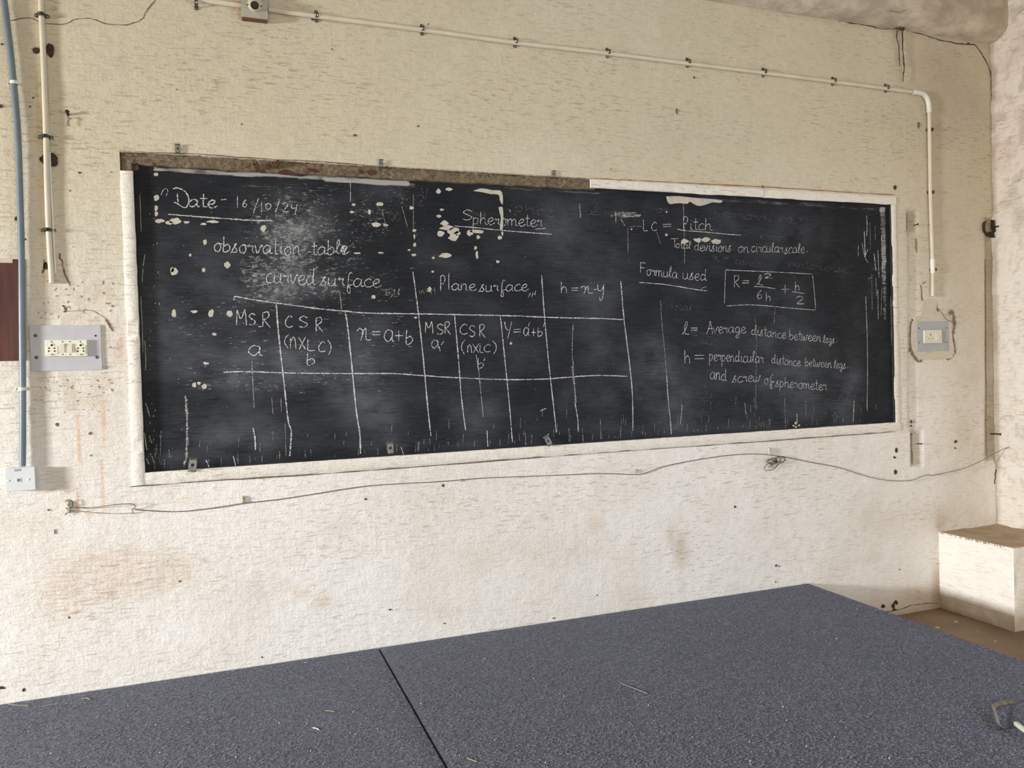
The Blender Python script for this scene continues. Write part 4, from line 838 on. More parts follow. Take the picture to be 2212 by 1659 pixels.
def pit(cx, cy, rx, ry, mat=None, name='nail_hole'):
    if mat is None: mat = M_HOLE if rx*ry > 14 else M_PIT; rx *= .8; ry *= .8
    o = poly_flat(name, blob_px(cx, cy, rx, ry, 9, .3), mat, wall, -.0022, .012, 0, 2); return o
for a in [(172, 373, 3.5, 3), (151, 412, 1.8, 1.8), (382, 193, 1.6, 2), (522, 268, 1.6, 2), (240, 372, 1.5, 1.5), (4, 95, 4, 3), (2, 229, 4, 5), (65, 230, 3, 2), (72, 211, 3, 2), (30, 177, 2, 2), (34, 472, 4, 5), (54, 517, 4, 3), (104, 1102, 2.5, 2),
          (957, 1048.5, 3.5, 4), (903, 272, 2, 3), (925, 52, 2, 2), (717, 106, 2, 2), (767, 292, 4, 3), (675, 41, 3.5, 3.5), (1934, 405, 4, 5), (1937, 973, 3.5, 6), (1933, 988, 3, 3), (1935, 1020, 4, 6), (2065, 954, 3.5, 4), (2064, 968, 2, 2), (1588, 1095, 3, 3), (1677, 1222, 2.5, 3), (1683, 1223, 2, 1.5), (1676, 1257, 1.6, 1.6),
          (1500, 167, 2, 3), (1969, 911, 2, 4), (1969, 920, 2, 3), (1969, 938, 1.5, 2), (1908, 1310, 5.5, 5), (1936, 1302, 6, 6), (1930, 1309, 4, 6), (1932, 1317, 6, 3), (2092, 94, 4, 2.5), (4, 1486, 8, 4), (51, 1490, 4, 5), (149, 1334, 2, 3), (388, 1256, 2, 2.5), (1290, 1286, 1.6, 1.6), (566, 1420, 2, 2), (1943, 1230, 1.6, 1.6), (1320, 365, 1.5, 1.5), (960, 1347, 3, 1.5), (843, 1317, 4, 2), (790, 1078, 4, 3), (1648, 403, 2.5, 4)]: pit(*a)
for a in [(108, 108, 8, 16), (78, 107, 7, 6), (114, 347, 11, 15), (92, 344, 6, 8), (98, 575, 5, 8)]: pit(*a, M_HOLE, 'plaster_hole')
for a in [(123, 917, 4, 4), (195, 936, 3.5, 3), (196, 984, 2, 2), (118, 1149, 1.2, 5)]: pit(*a, M_CRACKP, 'dent')
for a in [(1985, 270, 2, 8), (1462, 240, 2, 6)]: pit(*a, M_CRACKP, 'scratch')

# ------------------------------------------------------------------ conduits
def conduit(name, pts_px, r, mat, label, off=None, cat='pipe'):
    off = r+.0025 if off is None else off
    Q = [W_(p[0], p[1], off) for p in smooth_pts(pts_px, 6)]
    root = empty(name, Q[0], label, cat)
    MB().tube(Q, r, 14).build('pipe', mat, root, True)
    return root
cr = .0105
conduit('conduit', [(330, -24), (380, -12), (425, -1), (470, 5), (521, 12)], cr, M_PVC, 'short length of cream pvc conduit above the board, left of the lamp holder')
tc = conduit('conduit', [(579.5, 20.5), (600, 23.5), (683, 35), (911, 64.5), (1112, 92), (1311, 115), (1484, 137), (1648, 157), (1798, 176), (1912, 191), (1978, 199.5)], cr, M_PVC, 'long cream pvc conduit running from the lamp holder across the wall and down at right')
MB().tube([W_(p[0], p[1], cr*1.25+.0025) for p in smooth_pts([(1974, 199), (1984, 200.3), (1994, 203), (2001, 210), (2005, 221), (2006.5, 232), (2007, 243)], 5)], cr*1.25, 14).build('elbow', M_PVCW, tc, True)
MB().tube([W_(p[0], p[1], cr+.0035) for p in smooth_pts([(2007, 240), (2008, 300), (2009.5, 410), (2012, 500), (2014.5, 575), (2014.5, 640)], 5)], cr*.95, 14).build('pipe', M_PVC, tc, True)
MB().tube([W_(2014, 560, cr*1.2+.002), W_(2015, 590, cr*1.2+.002)], cr*1.2, 14).build('coupling', M_PVCW, tc, True)
lc = conduit('conduit', [(88, -20), (89.5, 35), (93, 108), (96.5, 200), (99.5, 300), (101.5, 400), (104.5, 480), (107.5, 540), (110.5, 585), (112, 612)], .0098, M_PVC, 'thick cream conduit down the left side, ending above the switch plate')
MB().tube([W_(p[0], p[1], .004) for p in smooth_pts([(107, 330), (110, 400), (114, 480), (117, 540), (120, 590)], 5)], .0038, 8).build('channel_strip', M_PVCW, lc, True)
bc = conduit('conduit', [(7, -12), (22, 108), (33, 220), (39, 300), (44, 450), (46.5, 560), (47.8, 700), (49, 840), (49, 950), (48.5, 1007)], .0112, M_PVCB, 'blue-grey conduit at the far left running down into the small socket box', off=.020)
def ring_clip(px, py, label, w_=17, off=.020):
    c = W_(px, py, off); root = empty('pipe_clip', c, label, 'clip', 'white clips on the blue-grey conduit')
    m = MB(); R = .0125; n = 14; vs = []; fs = []
    for i in range(n+1):
        a = -.25*PI+1.5*PI*i/n+PI*.0
        for (rr, z) in ((R, -.006), (R+.002, -.006), (R+.002, .006), (R, .006)):
            vs.append((c[0]+rr*math.cos(a-PI*.5-PI*.25+PI*.0), c[1]+rr*math.sin(a-PI*.75), c[2]+z))
    for i in range(n):
        for k in range(4): fs.append((i*4+k, i*4+(k+1) % 4, (i+1)*4+(k+1) % 4, (i+1)*4+k))
    fs += [(3, 2, 1, 0), tuple(n*4+k for k in range(4))]
    m.add(vs, fs).build('band', M_PVCW, root, True)
    MB().box((c[0]-R-.010, -.006, c[2]-.006), (c[0]-R+.002, .002, c[2]+.006)).build('foot', M_PVCW, root)
    MB().lathe((c[0]-R-.006, -.006, c[2]), (0, -1, 0), [(0, .003), (.002, .003), (.003, .001)], 8).build('nail', M_NAIL, root)
ring_clip(31, 179, 'upper white plastic clip on the blue-grey conduit'); ring_clip(48, 840, 'lower white plastic clip on the blue-grey conduit beside the switch plate')

def saddle(px, py, ang, label, group, half=.0165, first=None):
    """galvanised saddle: arch over the pipe with two screwed ears. Built along local x, copied afterwards."""
    loc = W_(px, py, 0)
    if first is None:
        root = empty('saddle_clamp', (0, 0, 0)); R = cr+.0022; n = 14; m = MB(); vs = []; fs = []
        wv = .0068
        pts = [(-half-.006, -.0006), (-R-.001, -.0008)]+[(-R*math.cos(PI*i/n), -cr-.0042-R*math.sin(PI*i/n)*.98+.006*(1-math.sin(PI*i/n))) for i in range(n+1)]+[(R+.001, -.0008), (half+.006, -.0006)]
        for (x, y) in pts:
            vs += [(x, y, -wv), (x*1.12, y-.0030, -wv*.55), (x, y-.0002, 0), (x*1.12, y-.0030, wv*.55), (x, y, wv), (x, y+.0012, wv), (x, y+.0012, -wv)]
        k = 7
        for i in range(len(pts)-1):
            for j in range(k): fs.append((i*k+j, i*k+(j+1) % k, (i+1)*k+(j+1) % k, (i+1)*k+j))
        fs += [tuple(range(k-1, -1, -1)), tuple((len(pts)-1)*k+j for j in range(k))]
        m.add(vs, fs).build('band', M_STEEL, root, True)
        for s in (-1, 1):
            MB().lathe((s*half, -.0012, 0), (0, -1, 0), [(0, .0082), (.0018, .0082), (.0022, .0055), (.0045, .0048), (.006, .0024)], 14).build('screw_ear', M_STEEL, root, True)
            MB().box((s*half-.003, -.0068, -.0006), (s*half+.003, -.0062, .0006)).build('screw_slot', M_BLACK, root)
    else:
        root = first.copy(); COL.objects.link(root)
        for ch in first.children:
            c = ch.copy(); COL.objects.link(c); c.parent = root
    root.location = loc; root.rotation_euler = (0, ang, 0)
    tag(root, label, 'clamp', group); return root
ordn = ['first', 'second', 'third', 'fourth', 'fifth', 'sixth', 'seventh', 'eighth', 'ninth']
s0 = None
for i, (px, py) in enumerate([(424, 9), (683, 36), (911, 65), (1112, 92), (1311, 115), (1484, 136), (1648, 157), (1798, 176), (1912, 191)]):
    lab = 'metal saddle clamp on the top conduit, %s from the left' % ordn[i]
    s = saddle(px, py, PI/2, lab, 'saddle clamps on the top conduit', first=s0); s0 = s0 or s
for (px, py, lab) in [(2007, 281, 'upper metal clamp on the right downpipe just below the elbow'), (2009, 416, 'middle metal clamp on the right downpipe'), (2014, 583, 'lowest metal clamp on the right downpipe above the plaster')]:
    saddle(px, py, 0, lab, 'saddle clamps on the right downpipe', first=s0)
for (px, py, lab) in [(91, 35, 'top metal clamp on the left cream conduit'), (99.5, 297, 'middle metal clamp on the left cream conduit'), (105, 498, 'lowest metal clamp on the left cream conduit')]:
    saddle(px, py, 0, lab, 'saddle clamps on the left conduit', first=s0)

# ------------------------------------------------------------------ electrical fittings
def rectbox(px0, py0, px1, py1, f, back=0):
    a = W_(px0, py1, f); b = W_(px1, py0, f); return (a[0], -f, a[2]), (b[0], -back, b[2])
def plate(name, q, f, mat, parent, bev=.001, back=0):
    a, b = rectbox(*q, f, back); o = MB().box((a[0], a[1], a[2]), (b[0], b[1], b[2])).build(name, mat, parent); return bevel(o, bev) if bev else o
def dot(name, px, py, f, r, d, mat, parent, n=12):
    c = W_(px, py, f); return MB().lathe(c, (0, -1, 0), [(-.002, r), (d*.6, r), (d, r*.8)], n).build(name, mat, parent, True)
# left switchboard
sb = empty('switchboard', W_(142, 752, 0), 'grey laminate switchboard with two sockets and two switches, left of the blackboard', 'switchboard')
plate('cover_plate', (67, 701.8, 217, 802.3), .007, M_PLATE, sb)
for (x, y, lab) in [(77, 725, 0), (79, 772, 0), (209, 771.5, 0)]: dot('screw', x, y, .007, .0062, .002, M_SCREW, sb)
dot('screw_hole', 206.5, 725.3, .0072, .0036, .0004, M_BLACK, sb)
def mod(q, kind, parent, f=.020):
    b = plate('socket_module' if kind == 's' else 'switch_module', q, f, M_IVORY, parent, .0012, .006)
    return b
for (xa, xb) in [(98.0, 127.0), (158.2, 187.6)]:
    mdl = mod((xa, 733.8, xb, 770), 's', sb); cx = (xa+xb)/2+(-1 if xa < 120 else 1)
    raised = plate('socket_face', (xa+3, 746, xb-3, 765), .0222, M_IVORY, mdl, .0012, .018)
    dot('socket_boss', cx, 745.5, .0205, .0075, .0018, M_IVORY, mdl, 16)
    dot('earth_hole', cx, 745.6, .0226, .0039, .0004, M_BLACK, mdl)
    for (dx, dy) in [(-5.6, 6.6), (5.9, 6.6), (-6.2, 12.8), (6.6, 12.8)]: dot('pin_hole', cx+dx, 745.6+dy, .0226, .0029, .0004, M_BLACK, mdl)
    dot('screw', cx-.3, 738.2, .0205, .0024, .0006, M_SCREW, sb, 8); dot('screw', cx+.8, 765.9, .0228, .0024, .0006, M_SCREW, sb, 8)
def rocker(xa, xb, up, parent):
    a, b = rectbox(xa, 742.5, xb, 761.5, .020); x0_, z0_ = a[0], a[2]; x1_, z1_ = b[0], b[2]
    ft, fb = (.0245, .030) if up else (.030, .0245)
    vs = [(x0_, -.018, z0_), (x1_, -.018, z0_), (x1_, -.018, z1_), (x0_, -.018, z1_), (x0_, -fb, z0_), (x1_, -fb, z0_), (x1_, -ft, z1_), (x0_, -ft, z1_)]
    bevel(MB().add(vs, [(0, 3, 2, 1), (4, 5, 6, 7), (0, 1, 5, 4), (1, 2, 6, 5), (2, 3, 7, 6), (3, 0, 4, 7)]).build('rocker_switch', M_IVORY, parent), .0008)
for (xa, xb, ra, rb, u) in [(127.3, 142.2, 129, 139.5, False), (143.6, 158, 145.5, 156, True)]:
    mdl = mod((xa, 733.8, xb, 770), 'w', sb); rocker(ra, rb, u, mdl)
    dot('screw', (xa+xb)/2, 738.2, .0205, .0024, .0006, M_SCREW, sb, 8); dot('screw', (xa+xb)/2+.8, 765.6, .0205, .0024, .0006, M_SCREW, sb, 8)
# right switchboard
sr = empty('switchboard', W_(2015, 727, 0), 'small darker grey switchboard with one socket and one switch, right of the blackboard', 'switchboard')
plate('cover_plate', (1981.5, 693.3, 2050, 760), .004, M_PLATE2, sr)
plate('socket_module', (1997.3, 712.6, 2034.3, 741.6), .013, M_IVORY, sr, .0015, .003)
for (x, y) in [(1985, 709), (2044, 708.5), (1985.3, 740.5), (2044.5, 739)]: dot('screw', x, y, .004, .0042, .0012, M_SCREW, sr)
c = W_(2010.4, 722.5, .0132); bevel(MB().box((c[0]-.0022, c[1]-.0008, c[2]-.0055), (c[0]+.0022, c[1]+.001, c[2]+.0055)).build('earth_slot', M_BLACK, sr), .001)
for x in (2007.4, 2014.4): dot('pin_hole', x, 731.8, .0132, .0026, .0005, M_BLACK, sr)
for x in (2002, 2032.3): dot('screw', x, 726.9, .0132, .0018, .0005, M_SCREW, sr, 8)
a, b = rectbox(2021, 719, 2028, 735, .013); bevel(MB().add([(a[0], -.012, a[2]), (b[0], -.012, a[2]), (b[0], -.012, b[2]), (a[0], -.012, b[2]), (a[0], -.017, a[2]), (b[0], -.017, a[2]), (b[0], -.0135, b[2]), (a[0], -.0135, b[2])], [(0, 3, 2, 1), (4, 5, 6, 7), (0, 1, 5, 4), (1, 2, 6, 5), (2, 3, 7, 6), (3, 0, 4, 7)]).build('rocker_switch', M_IVORY, sr), .0006)
# small white outlet box, lower left
ob = empty('data_outlet_box', W_(43, 1035, 0), 'small white surface box with a square port at the foot of the blue-grey conduit', 'socket')
plate('back_box', (13, 1009, 72, 1061.5), .034, M_WHITE, ob, .002)
plate('front_plate', (11.5, 1008.2, 75.5, 1062.8), .040, M_WHITE, ob, .0025, .033)
plate('label_slot', (31, 1012.5, 45.5, 1018.5), .0404, simple('slot_shade_plastic', (.34, .37, .38, 1), .5), ob, 0, .039)
plate('port_surround', (34.5, 1032, 45.5, 1042.5), .0414, M_WHITE, ob, .0006, .039)
plate('port', (37, 1034, 43.5, 1040.5), .0418, simple('port_shade_plastic', (.16, .17, .17, 1), .5), ob, 0, .040)
for (x, y) in [(18.7, 1038.5), (61.5, 1035.5)]: dot('screw_cap', x, y, .040, .0042, .0014, M_WHITE, ob, 14)
# batten lamp holder at the top
lh = empty('lamp_holder', W_(550, 20, 0), 'batten lamp holder with a black socket on a brown wooden block', 'lamp holder')
fz = .042
a = W_(523, 38.5, fz); b = W_(578.5, 40, fz); zt_ = a[2]+.16; zl = (a[2]+b[2])/2
bevel(MB().box((a[0], -fz+.004, zl), (b[0], 0, zt_)).build('wooden_block', M_WOOD, lh), .002)
bevel(MB().box((a[0]-.001, -fz, zl+.001), (b[0]+.001, -fz+.005, zt_+.001)).build('cover_plate', M_COVER, lh), .0015)
c = Vector(W_(551, 16, fz)); ax = Vector((-.10, -1, -.48)).normalized()
MB().lathe(c+Vector((0, .003, .01)), (0, -1, 0), [(0, .029), (.008, .029), (.014, .025), (.016, .018)], 28).build('round_base', M_RIM, lh, True)
MB().lathe(c+Vector((0, -.004, .008)), ax, [(0, .023), (.012, .022), (.024, .0190), (.028, .0178), (.028, .0145), (.018, .014)], 28).build('socket_shell', M_RIM, lh, True)
MB().lathe(c+Vector((0, -.004, .008)), ax, [(.010, .0150), (.0290, .0158), (.0293, .0132), (.021, .0128), (.0212, .001)], 28).build('socket_ring', simple('black_bakelite', (.012, .010, .008, 1), .35), lh, True)
u = ax.orthogonal().normalized(); v = ax.cross(u)
for k in range(3):
    d = (u*math.cos(k*2.09+.4)+v*math.sin(k*2.09+.4))*.0060; MB().lathe(c+Vector((0, -.004, .008))+d, ax, [(.016, .0026), (.026, .0026), (.0272, .0013)], 10).build('contact_pin', simple('dark_brass', (.10, .075, .04, 1), .5, .5), lh, True)
for (x, y) in [(534.7, 10), (564.8, 13.3)]: dot('screw', x, y, fz+.014, .0026, .001, M_BLACK, lh)
# maroon board at the left edge
mb = empty('wooden_panel', W_(10, 670, 0), 'dark maroon gloss-painted wooden panel cut by the left edge', 'panel')
a = W_(38, 779, .012); b = W_(38, 560, .012)
bevel(MB().box((-1.25, -.012, a[2]), (b[0], 0, b[2])).build('panel_board', M_MAROON, mb), .0015)
MB().box((-1.25, -.0135, b[2]-.014), (b[0]-.016, -.010, b[2]+.001)).build('paint_splash_strip', M_BARE, mb)

# ------------------------------------------------------------------ metal clips round the board
def clip(px, py, hpx, rot, top, label):
    c = W_(px, py, .010); h = hpx*.00165; wv = h*.62; t = .0016
    root = empty('metal_clip', c, label, 'clip', 'board clips')
    x, z = 0, 0
    # plate with a real hole: octagonal ring of quads
    vs = []; fs = []; n = 16; r = wv*.20
    for yy in (-.0, t):
        for i in range(n):
            a = 2*PI*i/n; ca, sa = math.cos(a), math.sin(a)
            k = 1/max(abs(ca)/(wv/2), abs(sa)/(h/2)); vs.append((ca*k, yy, sa*k))
        for i in range(n):
            a = 2*PI*i/n; vs.append((r*math.cos(a), yy, r*math.sin(a)+h*.02))
    for i in range(n):
        j = (i+1) % n
        fs += [(i, n+i, n+j, j), (2*n+i, 2*n+j, 3*n+j, 3*n+i), (i, j, 2*n+j, 2*n+i), (n+i, 3*n+i, 3*n+j, n+j)]
    s = 1 if top else -1
    def T_(L): 
        o = []
        for (x, y, z) in L: o.append((c[0]+x*math.cos(rot)-z*math.sin(rot), c[1]+y-(.004 if not top else 0), c[2]+x*math.sin(rot)+z*math.cos(rot)))
        return o
    MB().add(T_(vs), [f[::-1] for f in fs]).build('plate', M_DULL, root)
    m = MB(); lip = [(-wv/2, -.010, s*h/2), (wv/2, -.010, s*h/2), (wv/2, t, s*h/2), (-wv/2, t, s*h/2)]
    q = T_(lip)+T_([(a_, b_, c_-s*t) for a_, b_, c_ in lip]); m.add(q, [(0, 1, 2, 3), (7, 6, 5, 4), (0, 4, 5, 1), (1, 5, 6, 2), (2, 6, 7, 3), (3, 7, 4, 0)]); m.build('bent_lip', M_STEEL, root)
    m = MB(); lip = [(-wv/2, 0, -s*h/2), (wv/2, 0, -s*h/2), (wv/2, .016, -s*h*.62), (-wv/2, .016, -s*h*.62)]
    q = T_(lip)+T_([(a_, b_, c_+s*t) for a_, b_, c_ in lip]); m.add(q, [(0, 1, 2, 3), (7, 6, 5, 4), (0, 4, 5, 1), (1, 5, 6, 2), (2, 6, 7, 3), (3, 7, 4, 0)]); m.build('tail', M_DULL, root)
    MB().lathe(T_([(0, .006, h*.02)])[0], (0, -1, 0), [(0, r*1.15), (.004, r*.8), (.005, r*.3)], 10).build('screw', M_NAIL, root)
clip(384, 321, 20, 0.0, True, 'dull metal clip above the board, first from the left'); clip(823.5, 353, 19, .02, True, 'dull metal clip above the board, second from the left'); clip(1197, 376, 18, .0, True, 'bent-over metal clip above the board, third from the left')
clip(416, 1005, 30, -.12, False, 'metal clip on the board bottom edge, first from the left'); clip(843, 968, 27, .02, False, 'metal clip on the board bottom edge, second from the left'); clip(1184, 953, 25, .45, False, 'tilted metal clip on the board bottom edge, third from the left')

# mud nests on the mortar
def nest(px, py, tubes, label):
    c = W_(px, py, .0); root = empty('wasp_nest', c, label, 'nest', 'mud nests')
    m = MB()
    m.lathe(c+np.array([0, .004, 0]), (0, -1, 0), [(0, .016), (.008, .015), (.015, .009), (.018, .002)], 10); m.build('mud_lump', M_MUD, root, True)
    for (dx, dz, r, L) in tubes:
        p = Vector(c)+Vector((dx, -.004, dz)); d = Vector((dx*6, -1, .25)).normalized()
        MB().lathe(p, d, [(0, r*1.25), (L*.6, r*1.15), (L, r), (L, r*.62), (L*.5, r*.55)], 12).build('mud_cell', M_MUD, root, True)
        MB().lathe(p+d*L*.52, d, [(0, r*.56), (.0004, r*.5)], 10).build('cell_opening', M_BLACK, root)
nest(551, 362, [(-.002, .003, .0085, .020), (.006, .012, .005, .012)], 'left mud wasp nest, dark mouth up, on the bare mortar strip'); nest(594, 356, [(-.010, .000, .005, .014), (-.007, -.008, .004, .012), (.010, .010, .0065, .012), (.004, -.002, .008, .016)], 'right mud wasp nest of several cells on the bare mortar strip')

# lump and dirt on the bottom edge of the board
cl = empty('plaster_lump', W_(1719, 915, 0), 'crumbly plaster lump on the bottom edge of the board at right', 'debris')
for i, (x, y, r) in enumerate([(1719, 914, .008), (1714, 920, .006), (1726, 919, .006), (1719, 922, .007)]):
    MB().lathe(W_(x, y, .002), (0, -1, .3), [(-.004, 0.001), (0, r), (.004, r*.8), (.008, r*.25)], 7).build('crumb', M_CHIPW, cl)

# ------------------------------------------------------------------ wires, nails, string
def wire(name, pts, r, mat, label, cat, off=.006, group=None, wob=0):
    Q = [W_(p[0], p[1], p[2] if len(p) > 2 else off) for p in smooth_pts([(p[0], p[1], p[2] if len(p) > 2 else off) for p in pts], 5)] if True else None
    root = tag(MB().tube(Q, r, 8).build(name, mat, None, True, origin=Q[0]), label, cat, group); return root
wire('wire', [(291, 1101), (380, 1105.5), (470, 1096), (525, 1087.5), (600, 1079), (680, 1067), (741, 1057), (803, 1049), (880, 1044), (940, 1041), (993, 1037), (1040, 1033), (1100, 1030.5), (1219, 1026), (1301, 1023), (1374, 1025), (1400, 1020), (1433, 1008), (1490, 996), (1569, 984), (1629, 980.5), (1665, 983), (1700, 988), (1760, 1000), (1812, 1010), (1860, 1025), (1900, 1035, .015), (1938, 1039, .02), (1971, 1037, .02), (1990, 1030, .02), (2007, 1025.5, .02), (2016, 1026.5, .02), (2079, 1013, .03), (2120, 995, .04), (2170, 969, .07), (2212, 962, .12), (2300, 955, .22)], .0017, M_WIRE, 'thin dusty wire sagging along the wall under the blackboard', 'wire')
wire('wire', [(149, 1098), (165, 1096), (190, 1097.5), (215, 1095, .02), (250, 1090, .03), (275, 1088.5, .03), (290, 1090, .025), (291.5, 1096, .015), (286, 1101)], .0015, M_WIRE, 'loose dark wire loop standing off the wall below the socket box', 'wire')
wire('wire', [(149, 1103), (175, 1105), (210, 1108), (250, 1109.5), (290, 1108)], .0015, M_WIREP, 'pale wire below the dark loop at the lower left', 'wire', .004)
def holder(px, py, w_, h, mat, label, tilt=0, group='old wire holders', off=.012, rust=False):
    c = W_(px, py, off); root = empty('wire_holder', (c[0], 0, c[2]), label, 'wire holder', group); k = .0016
    x0_, x1_, z0_, z1_ = c[0]-w_*k/2, c[0]+w_*k/2, c[2]-h*k/2, c[2]+h*k/2
    bevel(MB().add([(x0_, 0, z0_), (x1_, 0, z0_), (x1_+tilt, 0, z1_), (x0_+tilt, 0, z1_), (x0_+.001, -off, z0_+.003), (x1_-.001, -off, z0_+.003), (x1_-.002+tilt, -off*.8, z1_-.002), (x0_+.002+tilt, -off*.8, z1_-.002)], [(0, 1, 2, 3), (7, 6, 5, 4), (0, 4, 5, 1), (1, 5, 6, 2), (2, 6, 7, 3), (3, 7, 4, 0)]).build('wooden_peg', mat, root), .001)
    MB().cyl((c[0], -off-.005, c[2]+h*k*.2), (c[0]+.003, 0, c[2]+h*k*.2), .0014, n=8).build('nail', M_NAIL, root)
    return root
h0 = holder(147, 1096, 7, 30, M_CHIPW, 'chipped peg tied with wire at the lower left wall')
MB().tube([W_(p[0], p[1], .012) for p in smooth_pts([(141, 1084), (143, 1081), (150, 1080), (156, 1083), (157, 1094)], 4)], .0014, 6).build('wire_wrap', M_NAIL, h0, True)
MB().tube([W_(p[0], p[1], .010) for p in smooth_pts([(140, 1112), (145, 1108), (150, 1104), (146, 1100), (142, 1097)], 4)], .0016, 6).build('wire_wrap', M_NAIL, h0, True)
holder(526, 1080, 8, 20, M_CHIPW, 'painted-over peg gripping the wire below the first part of the board', off=.010)
holder(996, 1038, 6, 9, M_BARE, 'tiny pale peg on the wire below the middle of the board', off=.008)
holder(1376, 1018, 6, 13, M_WIREP, 'pointed rusty peg where the wire starts to rise', off=.012)
h1 = holder(1665, 975, 7, 24, M_BARE, 'long white peg above the tangle of string', off=.02, tilt=-.002)
tg = empty('string_tangle', W_(1672, 998, .01), 'brown tangled ball of string hanging from the white peg on the wire', 'string')
for s in range(9):
    pts = []; cx, cy = random.choice([(1668, 997), (1680, 994), (1672, 1004), (1686, 992)])
    a = random.random()*6; 
    for k in range(7): a += random.uniform(.6, 1.5); pts.append((cx+random.uniform(4, 14)*math.cos(a), cy+random.uniform(3, 9)*math.sin(a), random.uniform(.014, .028)))
    MB().tube([W_(p[0], p[1], max(.012, p[2])) for p in smooth_pts(pts, 4)], .0013, 6).build('strand', M_CORD, tg, True)
MB().tube([W_(p[0], p[1], .008) for p in smooth_pts([(1660, 1000), (1652, 1010), (1656, 1016), (1668, 1015), (1677, 1009), (1681, 1000), (1672, 995)], 4)], .0012, 6).build('strand', M_CORD, tg, True)
h2 = empty('rusty_staple', W_(286, 1104, 0), 'small rusty staple where the loop meets the long wire', 'nail')
MB().tube([W_(284, 1098, .002), W_(286, 1101, .012), W_(287, 1106, .012), W_(284, 1110, .002)], .0016, 6).build('wire_bend', M_RUST, h2, True)
# hanging string at the top right
hs = empty('hanging_string', W_(1946, 62, .02), 'knotted brown string hanging from a nail on the beam crack', 'string')
MB().cyl(W_(1948, 60, 0), W_(1953, 61, .035), .004, n=10).build('nail', M_NAIL, hs, True)
def cord(pts, r, nm='strand', j=1.0):
    P = smooth_pts(pts, 5); Q = [W_(p[0]+random.uniform(-j, j)*.6, p[1], p[2] if len(p) > 2 else .02) for p in P]
    return MB().tube(Q, [r*random.uniform(.75, 1.3) for _ in Q], 6).build(nm, M_CORD, hs, True)
cord([(1939, 68), (1937, 80), (1941, 95), (1942, 115), (1943, 135), (1943, 142)], .0026); cord([(1948, 66), (1949, 85), (1950, 110), (1952, 135), (1953, 150), (1951, 165), (1951, 176)], .0026)
cord([(1951, 66), (1950, 90), (1951, 115), (1954, 145), (1950, 160)], .0018); cord([(1938, 66), (1936, 78), (1939, 92)], .0018)
cord([(1947, 56), (1938, 47), (1928, 37), (1918, 32), (1905, 30), (1893, 33), (1885, 33)], .0014, 'loose_end', .2)
for k in range(6):
    a = k*1.05; cord([(1938+5*math.cos(a), 60+4*math.sin(a), .022), (1946+3*math.sin(a), 60-5*math.cos(a), .032), (1953, 62+3*math.sin(a), .026), (1945, 65, .020)], .0022, 'knot_loop')
MB().tube([W_(p[0], p[1], .118) for p in [(1922, 23), (1930, 24), (1945, 27), (1951, 24), (1959, 21)]], .0012, 6).build('stub', M_CORD, empty('thread', W_(1940, 25, .118), 'short thread stuck to the beam above the hanging string', 'string'), True)
# nails and the strap loop on the right
def nail(px, py, px2, py2, r, label, off=.03):
    o = MB(); a = W_(px, py, 0); b = W_(px2, py2, off); o.cyl(a, b, r, r*.8, 10); o.lathe(b, Vector(b)-Vector(a), [(-.001, r*1.6), (.002, r*1.5), (.003, r*.8)], 10)
    tag(o.build('nail', M_NAIL, None, True, origin=a), label, 'nail', 'bent nails in the wall')
nail(1974, 487, 1983, 484, .0032, 'thick dark nail in the groove between the board and the downpipe'); nail(1981, 958, 1990, 959, .0032, 'short dark nail in the lower end of the groove beside the board', .02)
nail(2140, 937, 2160, 938, .0045, 'rusty nail low in the corner groove above the wire', .03); nail(147, 248, 145, 241, .0050, 'black-headed nail with threads beside the left cream conduit', .02)
th = empty('thread', W_(146, 258, .012), 'dark threads dangling from the black-headed nail', 'string')
for pts in [[(145, 250), (147, 258), (145, 268), (149, 270)], [(147, 250), (150, 256), (148, 264), (150, 271)], [(150, 254), (154, 256), (151, 258)]]: MB().tube([W_(p[0], p[1], .012) for p in smooth_pts(pts, 4)], .0010, 5).build('strand', M_NAIL, th, True)
sl = empty('strap_loop', W_(2142, 495, .02), 'dark metal strap bent in a loop round a bolt in the right corner', 'strap')
def flat(pts, wv, nm, mat, par, off0):
    P = smooth_pts(pts, 5); Q = [W_(p[0], p[1], off0) for p in P]; V = []; F = []
    for i, q in enumerate(Q):
        V += [q+np.array([0, -wv, 0]), q+np.array([0, .004, 0]), q+np.array([.003, .004, 0]), q+np.array([.003, -wv, 0])]
    for i in range(len(Q)-1):
        for k in range(4): F.append((i*4+k, i*4+(k+1) % 4, (i+1)*4+(k+1) % 4, (i+1)*4+k))
    MB().add(V, F).build(nm, mat, par)
flat([(2142, 490), (2142, 478), (2138, 476), (2128, 478), (2124, 482), (2123, 490), (2124, 499), (2129, 506), (2137, 511), (2146, 513), (2147, 503), (2143, 492)], .014, 'strap', M_NAIL, sl, .006)
MB().lathe(W_(2144, 491, 0), Vector((.25, -1, .0)), [(0, .006), (.03, .0062), (.032, .008), (.038, .008), (.040, .004)], 12).build('bolt', M_NAIL, sl, True)
poly_flat('rust_flake', [(2134, 504), (2142, 500), (2147, 503), (2147, 512), (2140, 512)], M_NAIL, sl, -.012, .008)
tw = wire('dry_stem', [(2022, 668), (2030, 670), (2037, 678), (2045, 690), (2057, 695), (2067, 702)], .0012, M_CORD, 'thin dry root crossing the top right corner of the right switchboard', 'twig', .010)

